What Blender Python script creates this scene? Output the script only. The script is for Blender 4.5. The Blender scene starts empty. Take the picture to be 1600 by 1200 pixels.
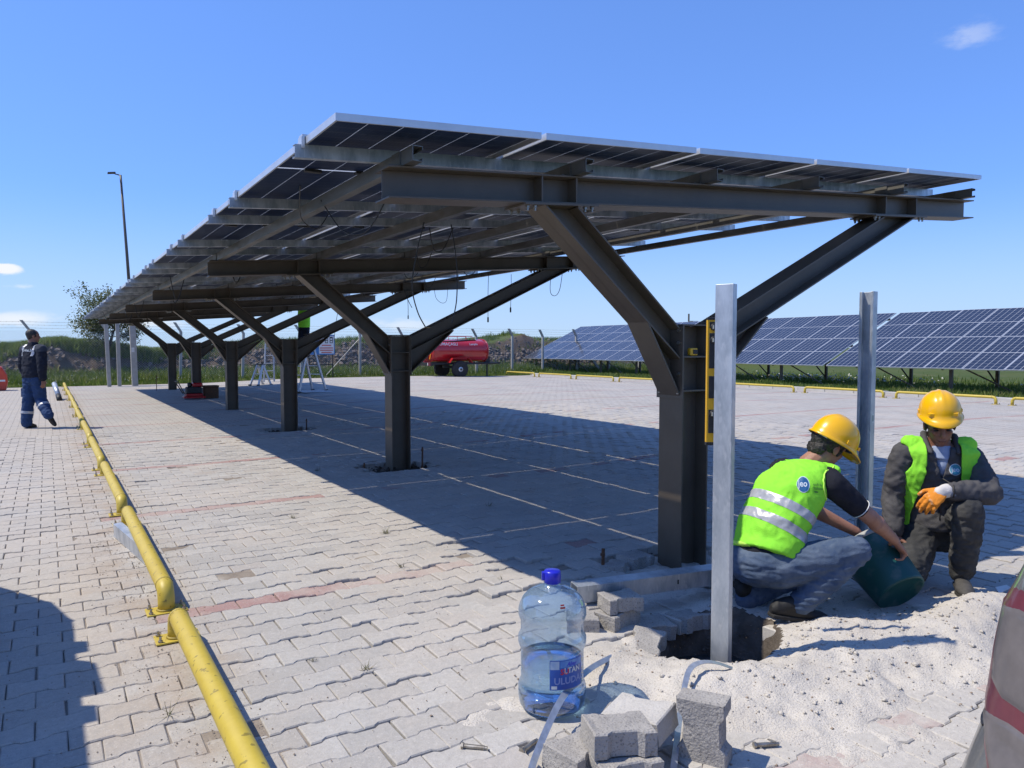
import bpy, bmesh, math, random
import numpy as np
from mathutils import Vector, Matrix, noise as mnoise
from mathutils.bvhtree import BVHTree
random.seed(7); RNG = np.random.default_rng(7)
S = bpy.context.scene
COL = S.collection
R_ = math.radians
# ------------------------------------------------------------------ camera, sky, sun, exposure
cam = bpy.data.objects.new('camera', bpy.data.cameras.new('camera')); COL.objects.link(cam)
cam.location = (0, 0, 1.42)
cam.rotation_euler = (R_(90 - 2.845), 0, R_(-32.37))
cam.data.sensor_width = 36; cam.data.lens = 25.8
cam.data.clip_end = 12000; cam.data.clip_start = 0.05
S.camera = cam
SUN_EL = R_(57.0); SUN_DIR = Vector((-.87, .49, 0)).normalized() * math.cos(SUN_EL) + Vector((0, 0, math.sin(SUN_EL)))
S.view_settings.view_transform = 'Standard'; S.view_settings.look = 'None'
S.view_settings.exposure = 0.0; S.view_settings.gamma = 1.0; S.view_settings.use_curve_mapping = False
W = bpy.data.worlds.new('World'); S.world = W; W.use_nodes = True
def build_world():
    nt = W.node_tree; N = nt.nodes; L = nt.links
    bg = N['Background']; bg.inputs['Strength'].default_value = 0.15
    sky = N.new('ShaderNodeTexSky'); sky.sky_type = 'NISHITA'; sky.sun_disc = False
    sky.sun_elevation = SUN_EL; sky.sun_rotation = R_(299.4); sky.altitude = 900; sky.air_density = 1.0
    sky.dust_density = 0.35; sky.ozone_density = 2.6
    tc = N.new('ShaderNodeTexCoord')
    # small fair-weather clouds: noise kept to a few patches of sky and a thin belt over the horizon
    no = N.new('ShaderNodeTexNoise'); no.inputs['Scale'].default_value = 22; no.inputs['Detail'].default_value = 7
    no.inputs['Roughness'].default_value = .62
    mp = N.new('ShaderNodeMapping'); mp.inputs['Scale'].default_value = (1, 1, 2.6)
    L.new(tc.outputs['Generated'], mp.inputs['Vector']); L.new(mp.outputs['Vector'], no.inputs['Vector'])
    total = None
    def cloud(az_dir, rad, amp, lo, hi, sq=2.2):
        nonlocal total
        d = Vector(az_dir).normalized()
        sub = N.new('ShaderNodeVectorMath'); sub.operation = 'SUBTRACT'; sub.inputs[1].default_value = d
        L.new(tc.outputs['Generated'], sub.inputs[0])
        sc = N.new('ShaderNodeVectorMath'); sc.operation = 'MULTIPLY'; sc.inputs[1].default_value = (1, 1, sq)
        L.new(sub.outputs[0], sc.inputs[0])
        ln = N.new('ShaderNodeVectorMath'); ln.operation = 'LENGTH'; L.new(sc.outputs[0], ln.inputs[0])
        mr = N.new('ShaderNodeMapRange'); mr.interpolation_type = 'SMOOTHSTEP'
        mr.inputs['From Min'].default_value = rad; mr.inputs['From Max'].default_value = 0
        L.new(ln.outputs['Value'], mr.inputs['Value'])
        ad = N.new('ShaderNodeMath'); ad.operation = 'MULTIPLY_ADD'; ad.inputs[1].default_value = .5
        L.new(mr.outputs[0], ad.inputs[0]); L.new(no.outputs['Fac'], ad.inputs[2])
        rr = N.new('ShaderNodeMapRange'); rr.interpolation_type = 'SMOOTHSTEP'
        rr.inputs['From Min'].default_value = lo; rr.inputs['From Max'].default_value = hi
        L.new(ad.outputs[0], rr.inputs['Value'])
        m1 = N.new('ShaderNodeMath'); m1.operation = 'MULTIPLY'; m1.inputs[1].default_value = amp; L.new(rr.outputs[0], m1.inputs[0])
        m2 = N.new('ShaderNodeMath'); m2.operation = 'MULTIPLY'; L.new(m1.outputs[0], m2.inputs[0]); L.new(mr.outputs[0], m2.inputs[1])
        if total is None: total = m2.outputs[0]
        else:
            a = N.new('ShaderNodeMath'); a.operation = 'MAXIMUM'; L.new(total, a.inputs[0]); L.new(m2.outputs[0], a.inputs[1]); total = a.outputs[0]
    cloud((.878, .324, .353), .10, .42, .70, 1.10, 1.9)
    cloud((.835, .415, .33), .06, .30, .70, 1.05, 1.9)
    cloud((-.037, .996, .088), .03, 1.5, .66, .85, 2.6)
    cloud((-.02, .998, .069), .04, .5, .8, 1.05, 5)
    cloud((-.03, .999, .032), .10, .8, .62, 1.0, 6)
    cloud((.10, .995, .030), .10, .7, .62, 1.0, 6)
    cloud((.40, .916, .030), .12, .5, .66, 1.0, 6)
    mix = N.new('ShaderNodeMixRGB'); mix.inputs['Color2'].default_value = (6.2, 6.4, 6.7, 1)
    hue = N.new('ShaderNodeHueSaturation'); hue.inputs['Saturation'].default_value = 1.0; hue.inputs['Value'].default_value = 1.0
    gm = N.new('ShaderNodeGamma'); gm.inputs['Gamma'].default_value = .6; L.new(sky.outputs[0], gm.inputs['Color'])
    tint = N.new('ShaderNodeMixRGB'); tint.blend_type = 'MULTIPLY'; tint.inputs[0].default_value = 1; tint.inputs[2].default_value = (.93,1.49,2.72,1)
    L.new(gm.outputs[0], tint.inputs[1]); L.new(tint.outputs[0], hue.inputs['Color'])
    sz = N.new('ShaderNodeSeparateXYZ'); L.new(tc.outputs['Generated'], sz.inputs[0])
    hz = N.new('ShaderNodeMapRange'); hz.interpolation_type = 'SMOOTHSTEP'; hz.inputs['From Min'].default_value = .20; hz.inputs['From Max'].default_value = -.02; hz.inputs['To Max'].default_value = .8
    L.new(sz.outputs['Z'], hz.inputs['Value'])
    hm_ = N.new('ShaderNodeMixRGB'); hm_.inputs['Color2'].default_value = (3.7, 4.8, 6.1, 1); L.new(hz.outputs[0], hm_.inputs['Fac']); L.new(hue.outputs[0], hm_.inputs['Color1'])
    L.new(total, mix.inputs['Fac']); L.new(hm_.outputs[0], mix.inputs['Color1']); L.new(mix.outputs[0], bg.inputs['Color'])
build_world()
sun = bpy.data.objects.new('sun', bpy.data.lights.new('sun', 'SUN')); COL.objects.link(sun)
sun.data.energy = 4.9; sun.data.angle = R_(.53); sun.data.color = (1.0, .92, .765)
sun.rotation_euler = SUN_DIR.to_track_quat('Z', 'Y').to_euler(); sun.location = (-20, 12, 30)
S.cycles.use_denoising = True
S.cycles.max_bounces = 8; S.cycles.transparent_max_bounces = 16

# ------------------------------------------------------------------ helpers
class MB:
    """collects shapes; build() links them as ONE mesh object"""
    def __init__(s): s.v = []; s.f = []
    def add(s, vs, fs):
        o = len(s.v); s.v += [tuple(p) for p in vs]; s.f += [tuple(i + o for i in f) for f in fs]; return s
    def box(s, x0, x1, y0, y1, z0, z1):
        return s.add([(x0,y0,z0),(x1,y0,z0),(x1,y1,z0),(x0,y1,z0),(x0,y0,z1),(x1,y0,z1),(x1,y1,z1),(x0,y1,z1)],
                     [(0,3,2,1),(4,5,6,7),(0,1,5,4),(1,2,6,5),(2,3,7,6),(3,0,4,7)])
    def obox(s, c, ax, ay, az):
        c, ax, ay, az = map(Vector, (c, ax, ay, az)); vs = []
        for k in (-1, 1):
            for (i, j) in ((-1,-1),(1,-1),(1,1),(-1,1)): vs.append(c + ax*i + ay*j + az*k)
        return s.add(vs, [(0,3,2,1),(4,5,6,7),(0,1,5,4),(1,2,6,5),(2,3,7,6),(3,0,4,7)])
    def prism(s, poly, fn0, fn1):
        n = len(poly); vs = [fn0(*p) for p in poly] + [fn1(*p) for p in poly]
        return s.add(vs, [tuple(range(n))[::-1], tuple(range(n, 2*n))] + [(i, (i+1) % n, n+(i+1) % n, n+i) for i in range(n)])
    def tube(s, pts, r, n=8, cap=True):
        pts = [Vector(p) for p in pts]; m = len(pts); rs = r if isinstance(r, (list, tuple)) else [r]*m; vs = []
        up = None
        for i, p in enumerate(pts):
            t = (pts[min(i+1, m-1)] - pts[max(i-1, 0)])
            t = t.normalized() if t.length > 1e-9 else Vector((0,0,1))
            if up is None:
                up = t.orthogonal().normalized()
            else:
                up = (up - t*up.dot(t)); up = up.normalized() if up.length > 1e-6 else t.orthogonal().normalized()
            b = t.cross(up)
            for k in range(n):
                a = 2*math.pi*k/n; vs.append(p + (up*math.cos(a) + b*math.sin(a))*rs[i])
        fs = [(i*n+k, i*n+(k+1) % n, (i+1)*n+(k+1) % n, (i+1)*n+k) for i in range(m-1) for k in range(n)]
        if cap: fs += [tuple(range(n))[::-1], tuple(range((m-1)*n, m*n))]
        return s.add(vs, fs)
    def loft(s, rings, n=20):
        """rings: (center, side vector scaled to half width, other vector scaled to half depth)"""
        vs = []
        for c, a, b in rings:
            c, a, b = Vector(c), Vector(a), Vector(b)
            for k in range(n):
                t = 2*math.pi*k/n; vs.append(c + a*math.cos(t) + b*math.sin(t))
        m = len(rings)
        fs = [(i*n+k, i*n+(k+1) % n, (i+1)*n+(k+1) % n, (i+1)*n+k) for i in range(m-1) for k in range(n)]
        fs += [tuple(range(n))[::-1], tuple(range((m-1)*n, m*n))]
        return s.add(vs, fs)
    def limb(s, p0, p1, r0, r1, n=14):
        p0, p1 = Vector(p0), Vector(p1); t = (p1-p0).normalized(); pts = []; rs = []
        for a in (80, 60, 35, 0): pts.append(p0 - t*r0*math.sin(R_(a))); rs.append(max(.0008, r0*math.cos(R_(a))))
        for a in (0, 35, 60, 80): pts.append(p1 + t*r1*math.sin(R_(a))); rs.append(max(.0008, r1*math.cos(R_(a))))
        return s.tube(pts, rs, n)
    def chain(s, pts, rs, n=14):
        for i in range(len(pts)-1): s.limb(pts[i], pts[i+1], rs[i], rs[i+1], n)
        return s
    def ell(s, c, a, b, d, n=16, m=10):
        """ellipsoid from centre and three half axes"""
        c, a, b, d = map(Vector, (c, a, b, d)); vs = []
        for i in range(m+1):
            ph = math.pi*(i/m) if 0 < i < m else (0.02 if i == 0 else math.pi-.02)
            for k in range(n):
                t = 2*math.pi*k/n
                vs.append(c + (a*math.cos(t) + b*math.sin(t))*math.sin(ph) + d*math.cos(ph))
        fs = [(i*n+k, (i+1)*n+k, (i+1)*n+(k+1) % n, i*n+(k+1) % n) for i in range(m) for k in range(n)]
        fs += [tuple(range(n)), tuple(range(m*n, (m+1)*n))[::-1]]
        return s.add(vs, fs)
    def lathe(s, prof, n=32, c=(0,0,0), ax=(0,0,1), closed=True):
        ax = Vector(ax).normalized(); u = ax.orthogonal().normalized(); w = ax.cross(u); c = Vector(c); vs = []
        for r, h in prof:
            for k in range(n):
                t = 2*math.pi*k/n; vs.append(c + ax*h + (u*math.cos(t) + w*math.sin(t))*r)
        m = len(prof)
        fs = [(i*n+k, i*n+(k+1) % n, (i+1)*n+(k+1) % n, (i+1)*n+k) for i in range(m-1) for k in range(n)]
        if closed: fs += [tuple(range(n))[::-1], tuple(range((m-1)*n, m*n))]
        return s.add(vs, fs)
    def mesh(s, name, o=(0,0,0), smooth=False):
        me = bpy.data.meshes.new(name); o = Vector(o)
        vs = [(p[0]-o.x, p[1]-o.y, p[2]-o.z) for p in s.v]
        me.from_pydata(vs, [], s.f); me.validate()
        bm = bmesh.new(); bm.from_mesh(me); bmesh.ops.recalc_face_normals(bm, faces=bm.faces); bm.to_mesh(me); bm.free()
        if smooth:
            for p in me.polygons: p.use_smooth = True
        return me
    def build(s, name, mat, parent=None, o=None, smooth=False, bevel=0):
        """o = world origin the vertices were written against (defaults to the origin of the thing they belong to)"""
        if o is None: o = org(parent) if parent else (0,0,0)
        me = s.mesh(name, o, smooth); return link(name, me, mat, parent, bevel, o)
def org(ob):
    while ob.parent: ob = ob.parent
    return tuple(ob.location) if ob.get('wo') else (0,0,0)
def link(name, me, mat, parent=None, bevel=0, o=(0,0,0)):
    ob = bpy.data.objects.new(name, me); COL.objects.link(ob)
    if mat is not None and len(me.materials) == 0: me.materials.append(mat)
    if parent: ob.parent = parent
    else: ob.location = o
    if bevel:
        b = ob.modifiers.new('bevel', 'BEVEL'); b.width = bevel; b.segments = 2; b.limit_method = 'ANGLE'; b.angle_limit = R_(40)
    return ob
def tag(ob, label=None, cat=None, group=None, kind=None):
    if label: ob['label'] = label
    if cat: ob['category'] = cat
    if group: ob['group'] = group
    if kind: ob['kind'] = kind
    return ob
def thing(name, label, cat, loc=(0,0,0), rz=0, group=None, world=True):
    """Empty at the base of a thing; world=True means its parts are written in world coordinates"""
    o = bpy.data.objects.new(name, None); COL.objects.link(o); o.location = loc; o.rotation_euler = (0,0,rz)
    o.empty_display_size = .2
    if world: o['wo'] = 1
    return tag(o, label, cat, group)
def copy_tree(ob, parent=None):
    c = ob.copy(); COL.objects.link(c)
    if parent: c.parent = parent
    for ch in list(ob.children): copy_tree(ch, c)
    return c
def smooth(ob):
    for p in ob.data.polygons: p.use_smooth = True
    return ob
def baked(ob):
    dg = bpy.context.evaluated_depsgraph_get()
    me = bpy.data.meshes.new_from_object(ob.evaluated_get(dg)); return me
def organic(name, mb, mat, parent, voxel=.006, sm=6, wrinkle=None, o=None):
    """one continuous skin over overlapping closed shapes (voxel union + smoothing), cloth folds by noise"""
    if o is None: o = org(parent)
    me0 = mb.mesh('tmp', o); tmp = bpy.data.objects.new('tmp', me0); COL.objects.link(tmp)
    m = tmp.modifiers.new('r', 'REMESH'); m.mode = 'VOXEL'; m.voxel_size = voxel; m.adaptivity = 0
    if sm:
        k = tmp.modifiers.new('s', 'SMOOTH'); k.factor = .5; k.iterations = sm
    me = baked(tmp); bpy.data.objects.remove(tmp); bpy.data.meshes.remove(me0)
    me.name = name; n = len(me.vertices)
    if wrinkle:
        co = np.empty(n*3, 'f'); me.vertices.foreach_get('co', co); no = np.empty(n*3, 'f'); me.vertices.foreach_get('normal', no)
        co = co.reshape(-1, 3); no = no.reshape(-1, 3)
        for amp, (fx, fy, fz), seed in wrinkle:
            d = np.fromiter((mnoise.noise((p[0]*fx+seed, p[1]*fy+seed*2, p[2]*fz)) for p in co), 'f', n)
            d = 1 - 2*np.abs(d)**.8 if seed >= 50 else d
            co = co + no*(d*amp)[:, None]
        me.vertices.foreach_set('co', co.astype('f').ravel())
    for p in me.polygons: p.use_smooth = True
    me.materials.clear(); me.materials.append(mat)
    return link(name, me, mat, parent, 0, o)
# ------------------------------------------------------------------ materials
def pm(name, c1, c2=None, scale=8, rough=.6, metal=0, bump=0, bscale=60, spec=.5, r2=None, detail=5, stretch=(1,1,1), coat=0, c3=None, s3=60, f3=.3, lo=.35, hi=.65, world=False, t3=.55):
    m = bpy.data.materials.new(name); m.use_nodes = True; nt = m.node_tree; N = nt.nodes; L = nt.links
    b = N['Principled BSDF']; b.inputs['Roughness'].default_value = rough; b.inputs['Metallic'].default_value = metal
    b.inputs['Specular IOR Level'].default_value = spec; b.inputs['Base Color'].default_value = (*c1, 1)
    if coat: b.inputs['Coat Weight'].default_value = coat; b.inputs['Coat Roughness'].default_value = .05
    if c2 is not None or bump:
        if world:
            src = N.new('ShaderNodeNewGeometry').outputs['Position']
        else: src = N.new('ShaderNodeTexCoord').outputs['Object']
        mp = N.new('ShaderNodeMapping'); mp.inputs['Scale'].default_value = stretch; L.new(src, mp.inputs['Vector'])
    if c2 is not None:
        n1 = N.new('ShaderNodeTexNoise'); n1.inputs['Scale'].default_value = scale; n1.inputs['Detail'].default_value = detail; n1.inputs['Roughness'].default_value = .62
        L.new(mp.outputs[0], n1.inputs['Vector'])
        mr = N.new('ShaderNodeMapRange'); mr.inputs['From Min'].default_value = lo; mr.inputs['From Max'].default_value = hi; L.new(n1.outputs['Fac'], mr.inputs['Value'])
        mx = N.new('ShaderNodeMixRGB'); mx.inputs['Color1'].default_value = (*c1, 1); mx.inputs['Color2'].default_value = (*c2, 1)
        L.new(mr.outputs[0], mx.inputs['Fac']); out = mx.outputs[0]
        if c3 is not None:
            n3 = N.new('ShaderNodeTexNoise'); n3.inputs['Scale'].default_value = s3; n3.inputs['Detail'].default_value = 3; L.new(mp.outputs[0], n3.inputs['Vector'])
            m3 = N.new('ShaderNodeMapRange'); m3.inputs['From Min'].default_value = t3; m3.inputs['From Max'].default_value = t3+.13*(1 if t3 < .6 else .3); m3.inputs['To Max'].default_value = f3; L.new(n3.outputs['Fac'], m3.inputs['Value'])
            x3 = N.new('ShaderNodeMixRGB'); x3.inputs['Color2'].default_value = (*c3, 1); L.new(m3.outputs[0], x3.inputs['Fac']); L.new(out, x3.inputs['Color1']); out = x3.outputs[0]
        L.new(out, b.inputs['Base Color'])
        if r2 is not None:
            rr = N.new('ShaderNodeMapRange'); rr.inputs['To Min'].default_value = rough; rr.inputs['To Max'].default_value = r2; L.new(n1.outputs['Fac'], rr.inputs['Value']); L.new(rr.outputs[0], b.inputs['Roughness'])
    if bump:
        nb = N.new('ShaderNodeTexNoise'); nb.inputs['Scale'].default_value = bscale; nb.inputs['Detail'].default_value = 4; L.new(mp.outputs[0], nb.inputs['Vector'])
        bp = N.new('ShaderNodeBump'); bp.inputs['Strength'].default_value = min(1, bump); bp.inputs['Distance'].default_value = .004*max(1, bump); L.new(nb.outputs['Fac'], bp.inputs['Height']); L.new(bp.outputs[0], b.inputs['Normal'])
    return m
M = {}
M['steel'] = pm('painted_steel', (.092,.071,.050), (.120,.095,.070), 3, .40, 0, .12, 25, .5, .5, c3=(.12,.09,.06), s3=9, f3=.35)
M['steel_edge'] = M['steel']
M['galv'] = pm('galvanised_steel', (.60,.63,.66), (.33,.37,.41), 11, .36, .6, .1, 40, .5, .5, stretch=(1,1,.35), c3=(.68,.69,.70), s3=45, f3=.5)
M['galv_dull'] = pm('galvanised_purlin', (.26,.255,.24), (.15,.14,.12), 5, .42, .7, .1, 30, .5, .55, stretch=(1,.25,1), c3=(.16,.13,.10), s3=14, f3=.5)
M['alu'] = pm('aluminium_frame', (.66,.67,.68), (.58,.59,.61), 6, .38, .55, 0, 10)
M['bolt'] = pm('zinc_bolt', (.42,.40,.36), (.25,.22,.18), 60, .4, .8)
M['black'] = pm('black_rubber', (.015,.015,.016), (.03,.03,.03), 30, .55)
M['yellow_pipe'] = pm('yellow_pipe_paint', (.56,.43,.06), (.47,.35,.045), 9, .48, 0, .15, 30, .5, .5, c3=(.10,.08,.03), s3=30, f3=.6, lo=.3, hi=.7, t3=.635)
M['concrete'] = pm('concrete', (.42,.41,.385), (.34,.33,.30), 7, .9, 0, .4, 60, .2)
M['kerb'] = pm('kerb_concrete', (.50,.485,.455), (.42,.40,.375), 3, .9, 0, .3, 40, .2)
M['red'] = pm('red_tank_paint', (.46,.012,.018), (.38,.010,.014), 2, .25, 0, 0, 10, .5, coat=.6)
M['tyre'] = pm('tyre', (.018,.018,.019), (.035,.033,.03), 12, .8)
M['weld'] = pm('weld_bead', (.42,.33,.06), (.30,.22,.05), 60, .6)
M['white'] = pm('white_paint', (.72,.72,.70), (.62,.62,.60), 8, .5)
M['blue_sign'] = pm('blue_sign', (.035,.17,.42), (.04,.2,.46), 6, .4)
M['wood'] = pm('wood', (.30,.19,.09), (.22,.13,.06), 20, .7, stretch=(1,1,.2))
M['ladder'] = pm('ladder_aluminium', (.6,.6,.6), (.45,.45,.45), 10, .4, .6)
M['orange'] = pm('orange_plastic', (.62,.07,.03), (.5,.05,.025), 4, .4)
M['rust'] = pm('rusty_rod', (.16,.075,.035), (.08,.04,.025), 40, .85)
M['navy'] = pm('navy_cloth', (.018,.022,.035), (.012,.014,.024), 12, .85, 0, .5, 180, .2)
M['navy_light'] = pm('navy_shoulder', (.05,.058,.075), (.035,.04,.055), 14, .85, 0, .5, 180, .2)
M['workblue'] = pm('blue_work_trousers', (.030,.062,.145), (.022,.045,.11), 9, .85, 0, .5, 160, .2)
M['jeans'] = pm('faded_jeans', (.055,.085,.145), (.115,.150,.21), 9, .85, 0, .6, 220, .2, c3=(.04,.07,.14), s3=22, f3=.6)
M['jeans_dark'] = pm('charcoal_work_trousers', (.038,.039,.041), (.066,.066,.067), 8, .9, 0, .6, 160, .2, c3=(.14,.135,.125), s3=7, f3=.5)
M['tee'] = pm('black_polo', (.016,.017,.024), (.024,.025,.034), 10, .9, 0, .5, 200, .15)
M['jacket'] = pm('grey_fleece', (.098,.095,.098), (.070,.068,.072), 10, .95, 0, .6, 200, .15)
M['shirt'] = pm('pale_blue_shirt', (.32,.38,.52), (.27,.33,.47), 10, .9, 0, .3, 150, .15)
M['hivis'] = pm('hivis_green', (.30,.80,.055), (.25,.72,.045), 5, .75, 0, .5, 220, .2)
M['hivis_edge'] = pm('hivis_piping', (.55,.92,.12), (.5,.86,.1), 5, .7)
M['reflect'] = pm('reflective_tape', (.42,.43,.46), (.36,.37,.40), 30, .4, .15, .4, 60)
M['hat'] = pm('yellow_helmet', (.86,.47,.004), (.82,.43,.003), 4, .28, 0, 0, 20, .5, coat=.3)
M['skin'] = pm('skin', (.36,.185,.125), (.30,.14,.09), 14, .5, 0, .3, 160, .4)
M['skin_dark'] = pm('tanned_skin', (.27,.135,.09), (.22,.10,.065), 14, .5, 0, .3, 160, .4)
M['hair'] = pm('dark_hair', (.010,.009,.009), (.022,.019,.017), 90, .5, 0, 1, 220, .5)
M['shoe'] = pm('black_shoe', (.010,.010,.011), (.018,.017,.016), 14, .7, 0, .3, 60)
M['shoe_worn'] = pm('dusty_shoe', (.022,.021,.021), (.075,.07,.065), 9, .75, 0, .4, 60)
M['sole'] = pm('shoe_sole', (.016,.015,.014), (.03,.028,.026), 14, .85)
M['glove'] = pm('orange_glove', (.72,.27,.035), (.66,.22,.025), 12, .8, 0, .6, 120, .2, c3=(.75,.62,.45), s3=30, f3=.5)
M['glove_cuff'] = pm('glove_cuff', (.62,.60,.58), (.45,.44,.45), 20, .9, 0, .6, 160, .2)
M['cuff'] = pm('sleeve_cuff', (.17,.19,.24), (.13,.15,.2), 20, .9, 0, .6, 160, .2)
M['bucket'] = pm('dark_green_bucket', (.004,.062,.058), (.006,.075,.068), 8, .42, 0, .1, 20, .5, .55, c3=(.2,.2,.18), s3=11, f3=.3)
M['bucket_rim'] = pm('bucket_rim_mortar', (.42,.42,.40), (.25,.27,.27), 20, .7)
M['lvl_yellow'] = pm('level_yellow', (.72,.40,.02), (.66,.36,.02), 8, .4)
M['glassy'] = pm('vial', (.35,.36,.33), None, rough=.15)
M['label_blue'] = pm('label_blue', (.02,.07,.32), (.03,.12,.45), 9, .35)
M['cap'] = pm('blue_cap', (.018,.020,.42), (.02,.025,.5), 10, .3)
M['carpaint'] = pm('grey_car_paint', (.17,.17,.165), (.15,.15,.147), 60, .3, .35, 0, 10, .5, coat=.7, c3=(.25,.24,.22), s3=120, f3=.35)
M['lamp_red'] = pm('tail_lamp_red', (.135,.032,.046), (.105,.026,.038), 14, .3, 0, 0, 10, .4, coat=.3)
M['lamp_clear'] = pm('tail_lamp_clear', (.15,.135,.135), (.11,.10,.10), 14, .35, 0, 0, 10, .4, coat=.25)
M['carglass'] = pm('car_glass', (.01,.012,.014), None, rough=.05)
M['bark'] = pm('bark', (.10,.075,.05), (.06,.045,.03), 12, .9, 0, .6, 40)
M['leaf'] = pm('leaf', (.10,.13,.035), (.14,.16,.05), 1.5, .6, 0, 0, 10, .3)
M['rock'] = pm('bank_rock', (.15,.12,.10), (.24,.20,.17), 2.5, .95, 0, .8, 9, .2)
M['paver_loose'] = None
# ------------------------------------------------------------------ paving and ground
def nodes(m): return m.node_tree.nodes, m.node_tree.links
def paving_material(name, far=False, loose=False):
    m = bpy.data.materials.new(name); m.use_nodes = True; N, L = nodes(m); b = N['Principled BSDF']
    b.inputs['Roughness'].default_value = .92; b.inputs['Specular IOR Level'].default_value = .18
    pos = N.new('ShaderNodeNewGeometry').outputs['Position']
    def noise(sc, det=4, src=pos, rough=.6):
        n = N.new('ShaderNodeTexNoise'); n.inputs['Scale'].default_value = sc; n.inputs['Detail'].default_value = det; n.inputs['Roughness'].default_value = rough
        L.new(src, n.inputs['Vector']); return n.outputs['Fac']
    def rng(x, a, c, lo=0., hi=1.):
        r = N.new('ShaderNodeMapRange'); r.inputs['From Min'].default_value = a; r.inputs['From Max'].default_value = c
        r.inputs['To Min'].default_value = lo; r.inputs['To Max'].default_value = hi; L.new(x, r.inputs['Value']); return r.outputs[0]
    def mix(f, a, c):
        x = N.new('ShaderNodeMixRGB')
        for i, v in ((1, a), (2, c)):
            if isinstance(v, tuple): x.inputs[i].default_value = (*v, 1)
            else: L.new(v, x.inputs[i])
        if isinstance(f, float): x.inputs[0].default_value = f
        else: L.new(f, x.inputs[0])
        return x.outputs[0]
    def math_(op, a, c=0):
        x = N.new('ShaderNodeMath'); x.operation = op
        for i, v in ((0, a), (1, c)):
            if isinstance(v, (int, float)): x.inputs[i].default_value = v
            else: L.new(v, x.inputs[i])
        return x.outputs[0]
    if far:
        br = N.new('ShaderNodeTexBrick'); br.offset = .5; br.inputs['Scale'].default_value = 1
        br.inputs['Brick Width'].default_value = .208; br.inputs['Row Height'].default_value = .142; br.inputs['Mortar Size'].default_value = .006; br.inputs['Mortar Smooth'].default_value = .3
        br.inputs['Color1'].default_value = (.15,.15,.15,1); br.inputs['Color2'].default_value = (.85,.85,.85,1); br.inputs['Mortar'].default_value = (0,0,0,1); br.inputs['Bias'].default_value = 0
        w = N.new('ShaderNodeMapping'); w.inputs['Location'].default_value = (.05, .029, 0); L.new(pos, w.inputs['Vector'])
        L.new(w.outputs[0], br.inputs['Vector'])
        rnd = N.new('ShaderNodeRGBToBW'); L.new(br.outputs['Color'], rnd.inputs[0]); rnd = rnd.outputs[0]
        joint = br.outputs['Fac']
        # the red rows that mark the bays
        sx = N.new('ShaderNodeSeparateXYZ'); L.new(pos, sx.inputs[0])
        yy = math_('MODULO', math_('ADD', sx.outputs['Y'], -4.19 + .071 + 27.0), 2.70)
        red = math_('MULTIPLY', math_('LESS_THAN', yy, .142), math_('GREATER_THAN', sx.outputs['X'], .38))
    else:
        at = N.new('ShaderNodeAttribute'); at.attribute_name = 'rnd'; rnd = at.outputs['Fac']
        at2 = N.new('ShaderNodeAttribute'); at2.attribute_name = 'red'; red = at2.outputs['Fac']; joint = None
    base = mix(rng(rnd, 0, 1), (.375,.362,.345), (.475,.460,.435))
    base = mix(rng(math_('FRACT', math_('MULTIPLY', rnd, 7.31), 0), .72, .95, 0, .45), base, (.43,.375,.34))
    base = mix(rng(noise(3.2, 5), .35, .7, 0, .6), base, (.40,.375,.345))
    redc = mix(rng(noise(9, 4), .3, .7), (.33,.165,.16), (.39,.245,.225))
    base = mix(math_('MULTIPLY', red, .85), base, redc)
    # windblown sand and grout dust lying in patches
    dust = math_('ADD', math_('MULTIPLY', noise(.75, 6), .9), math_('MULTIPLY', noise(6.5, 5, rough=.7), .35))
    base = mix(rng(dust, .58, .76, 0, .75), base, (.50,.455,.405))
    stain = rng(noise(1.6, 6, rough=.68), .56 if far else .60, .74, 0, .6)
    if far: base = mix(rng(noise(.45, 7, rough=.72), .52, .66, 0, .35), base, (.27,.25,.23))
    base = mix(stain, base, (.30,.225,.165))
    if True:
        sx2 = N.new('ShaderNodeSeparateXYZ'); L.new(pos, sx2.inputs[0])
        # soil trodden along the rail, sandier paving left of it
        near = math_('ABSOLUTE', math_('SUBTRACT', sx2.outputs['X'], .40)); soil = math_('MULTIPLY', rng(near, .42, .02), rng(noise(2.6, 6), .40, .62))
        base = mix(math_('MULTIPLY', soil, .75), base, (.36,.275,.20))
        base = mix(math_('MULTIPLY', rng(sx2.outputs['X'], .45, .1), rng(noise(1.9, 5), .35, .65, .1, .75)), base, (.49,.435,.37))
    dp = N.new('ShaderNodeVectorMath'); dp.operation = 'DISTANCE'; L.new(pos, dp.inputs[0]); dp.inputs[1].default_value = (2.75, 2.0, 0)
    spill = math_('MULTIPLY', rng(dp.outputs['Value'], 1.9, .5), rng(noise(4.5, 7, rough=.7), .36, .60, .25, 1))
    base = mix(math_('MULTIPLY', spill, .8), base, (.55,.515,.465))
    base = mix(rng(noise(38, 5, rough=.7), .36, .66, .0, .30), base, (.25,.235,.215))
    base = mix(rng(noise(70, 3), .60, .75, 0, .5), base, (.60,.575,.54))
    base = mix(rng(noise(240, 2), .58, .70, 0, .45), base, (.17,.16,.15))
    base = mix(rng(noise(130, 2), .60, .72, 0, .4), base, (.62,.59,.55))
    if joint is not None:
        jf = math_('MULTIPLY', joint, rng(noise(1.3, 4), .3, .65, .35, .9))
        base = mix(jf, base, (.13,.115,.10))
    L.new(base, b.inputs['Base Color'])
    h = math_('ADD', math_('MULTIPLY', noise(150, 3), .5), math_('MULTIPLY', noise(28, 3), .9))
    if joint is not None: h = math_('SUBTRACT', h, math_('MULTIPLY', joint, 1.5))
    bp = N.new('ShaderNodeBump'); bp.inputs['Strength'].default_value = .8; bp.inputs['Distance'].default_value = .004
    L.new(h, bp.inputs['Height']); L.new(bp.outputs[0], b.inputs['Normal'])
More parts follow.
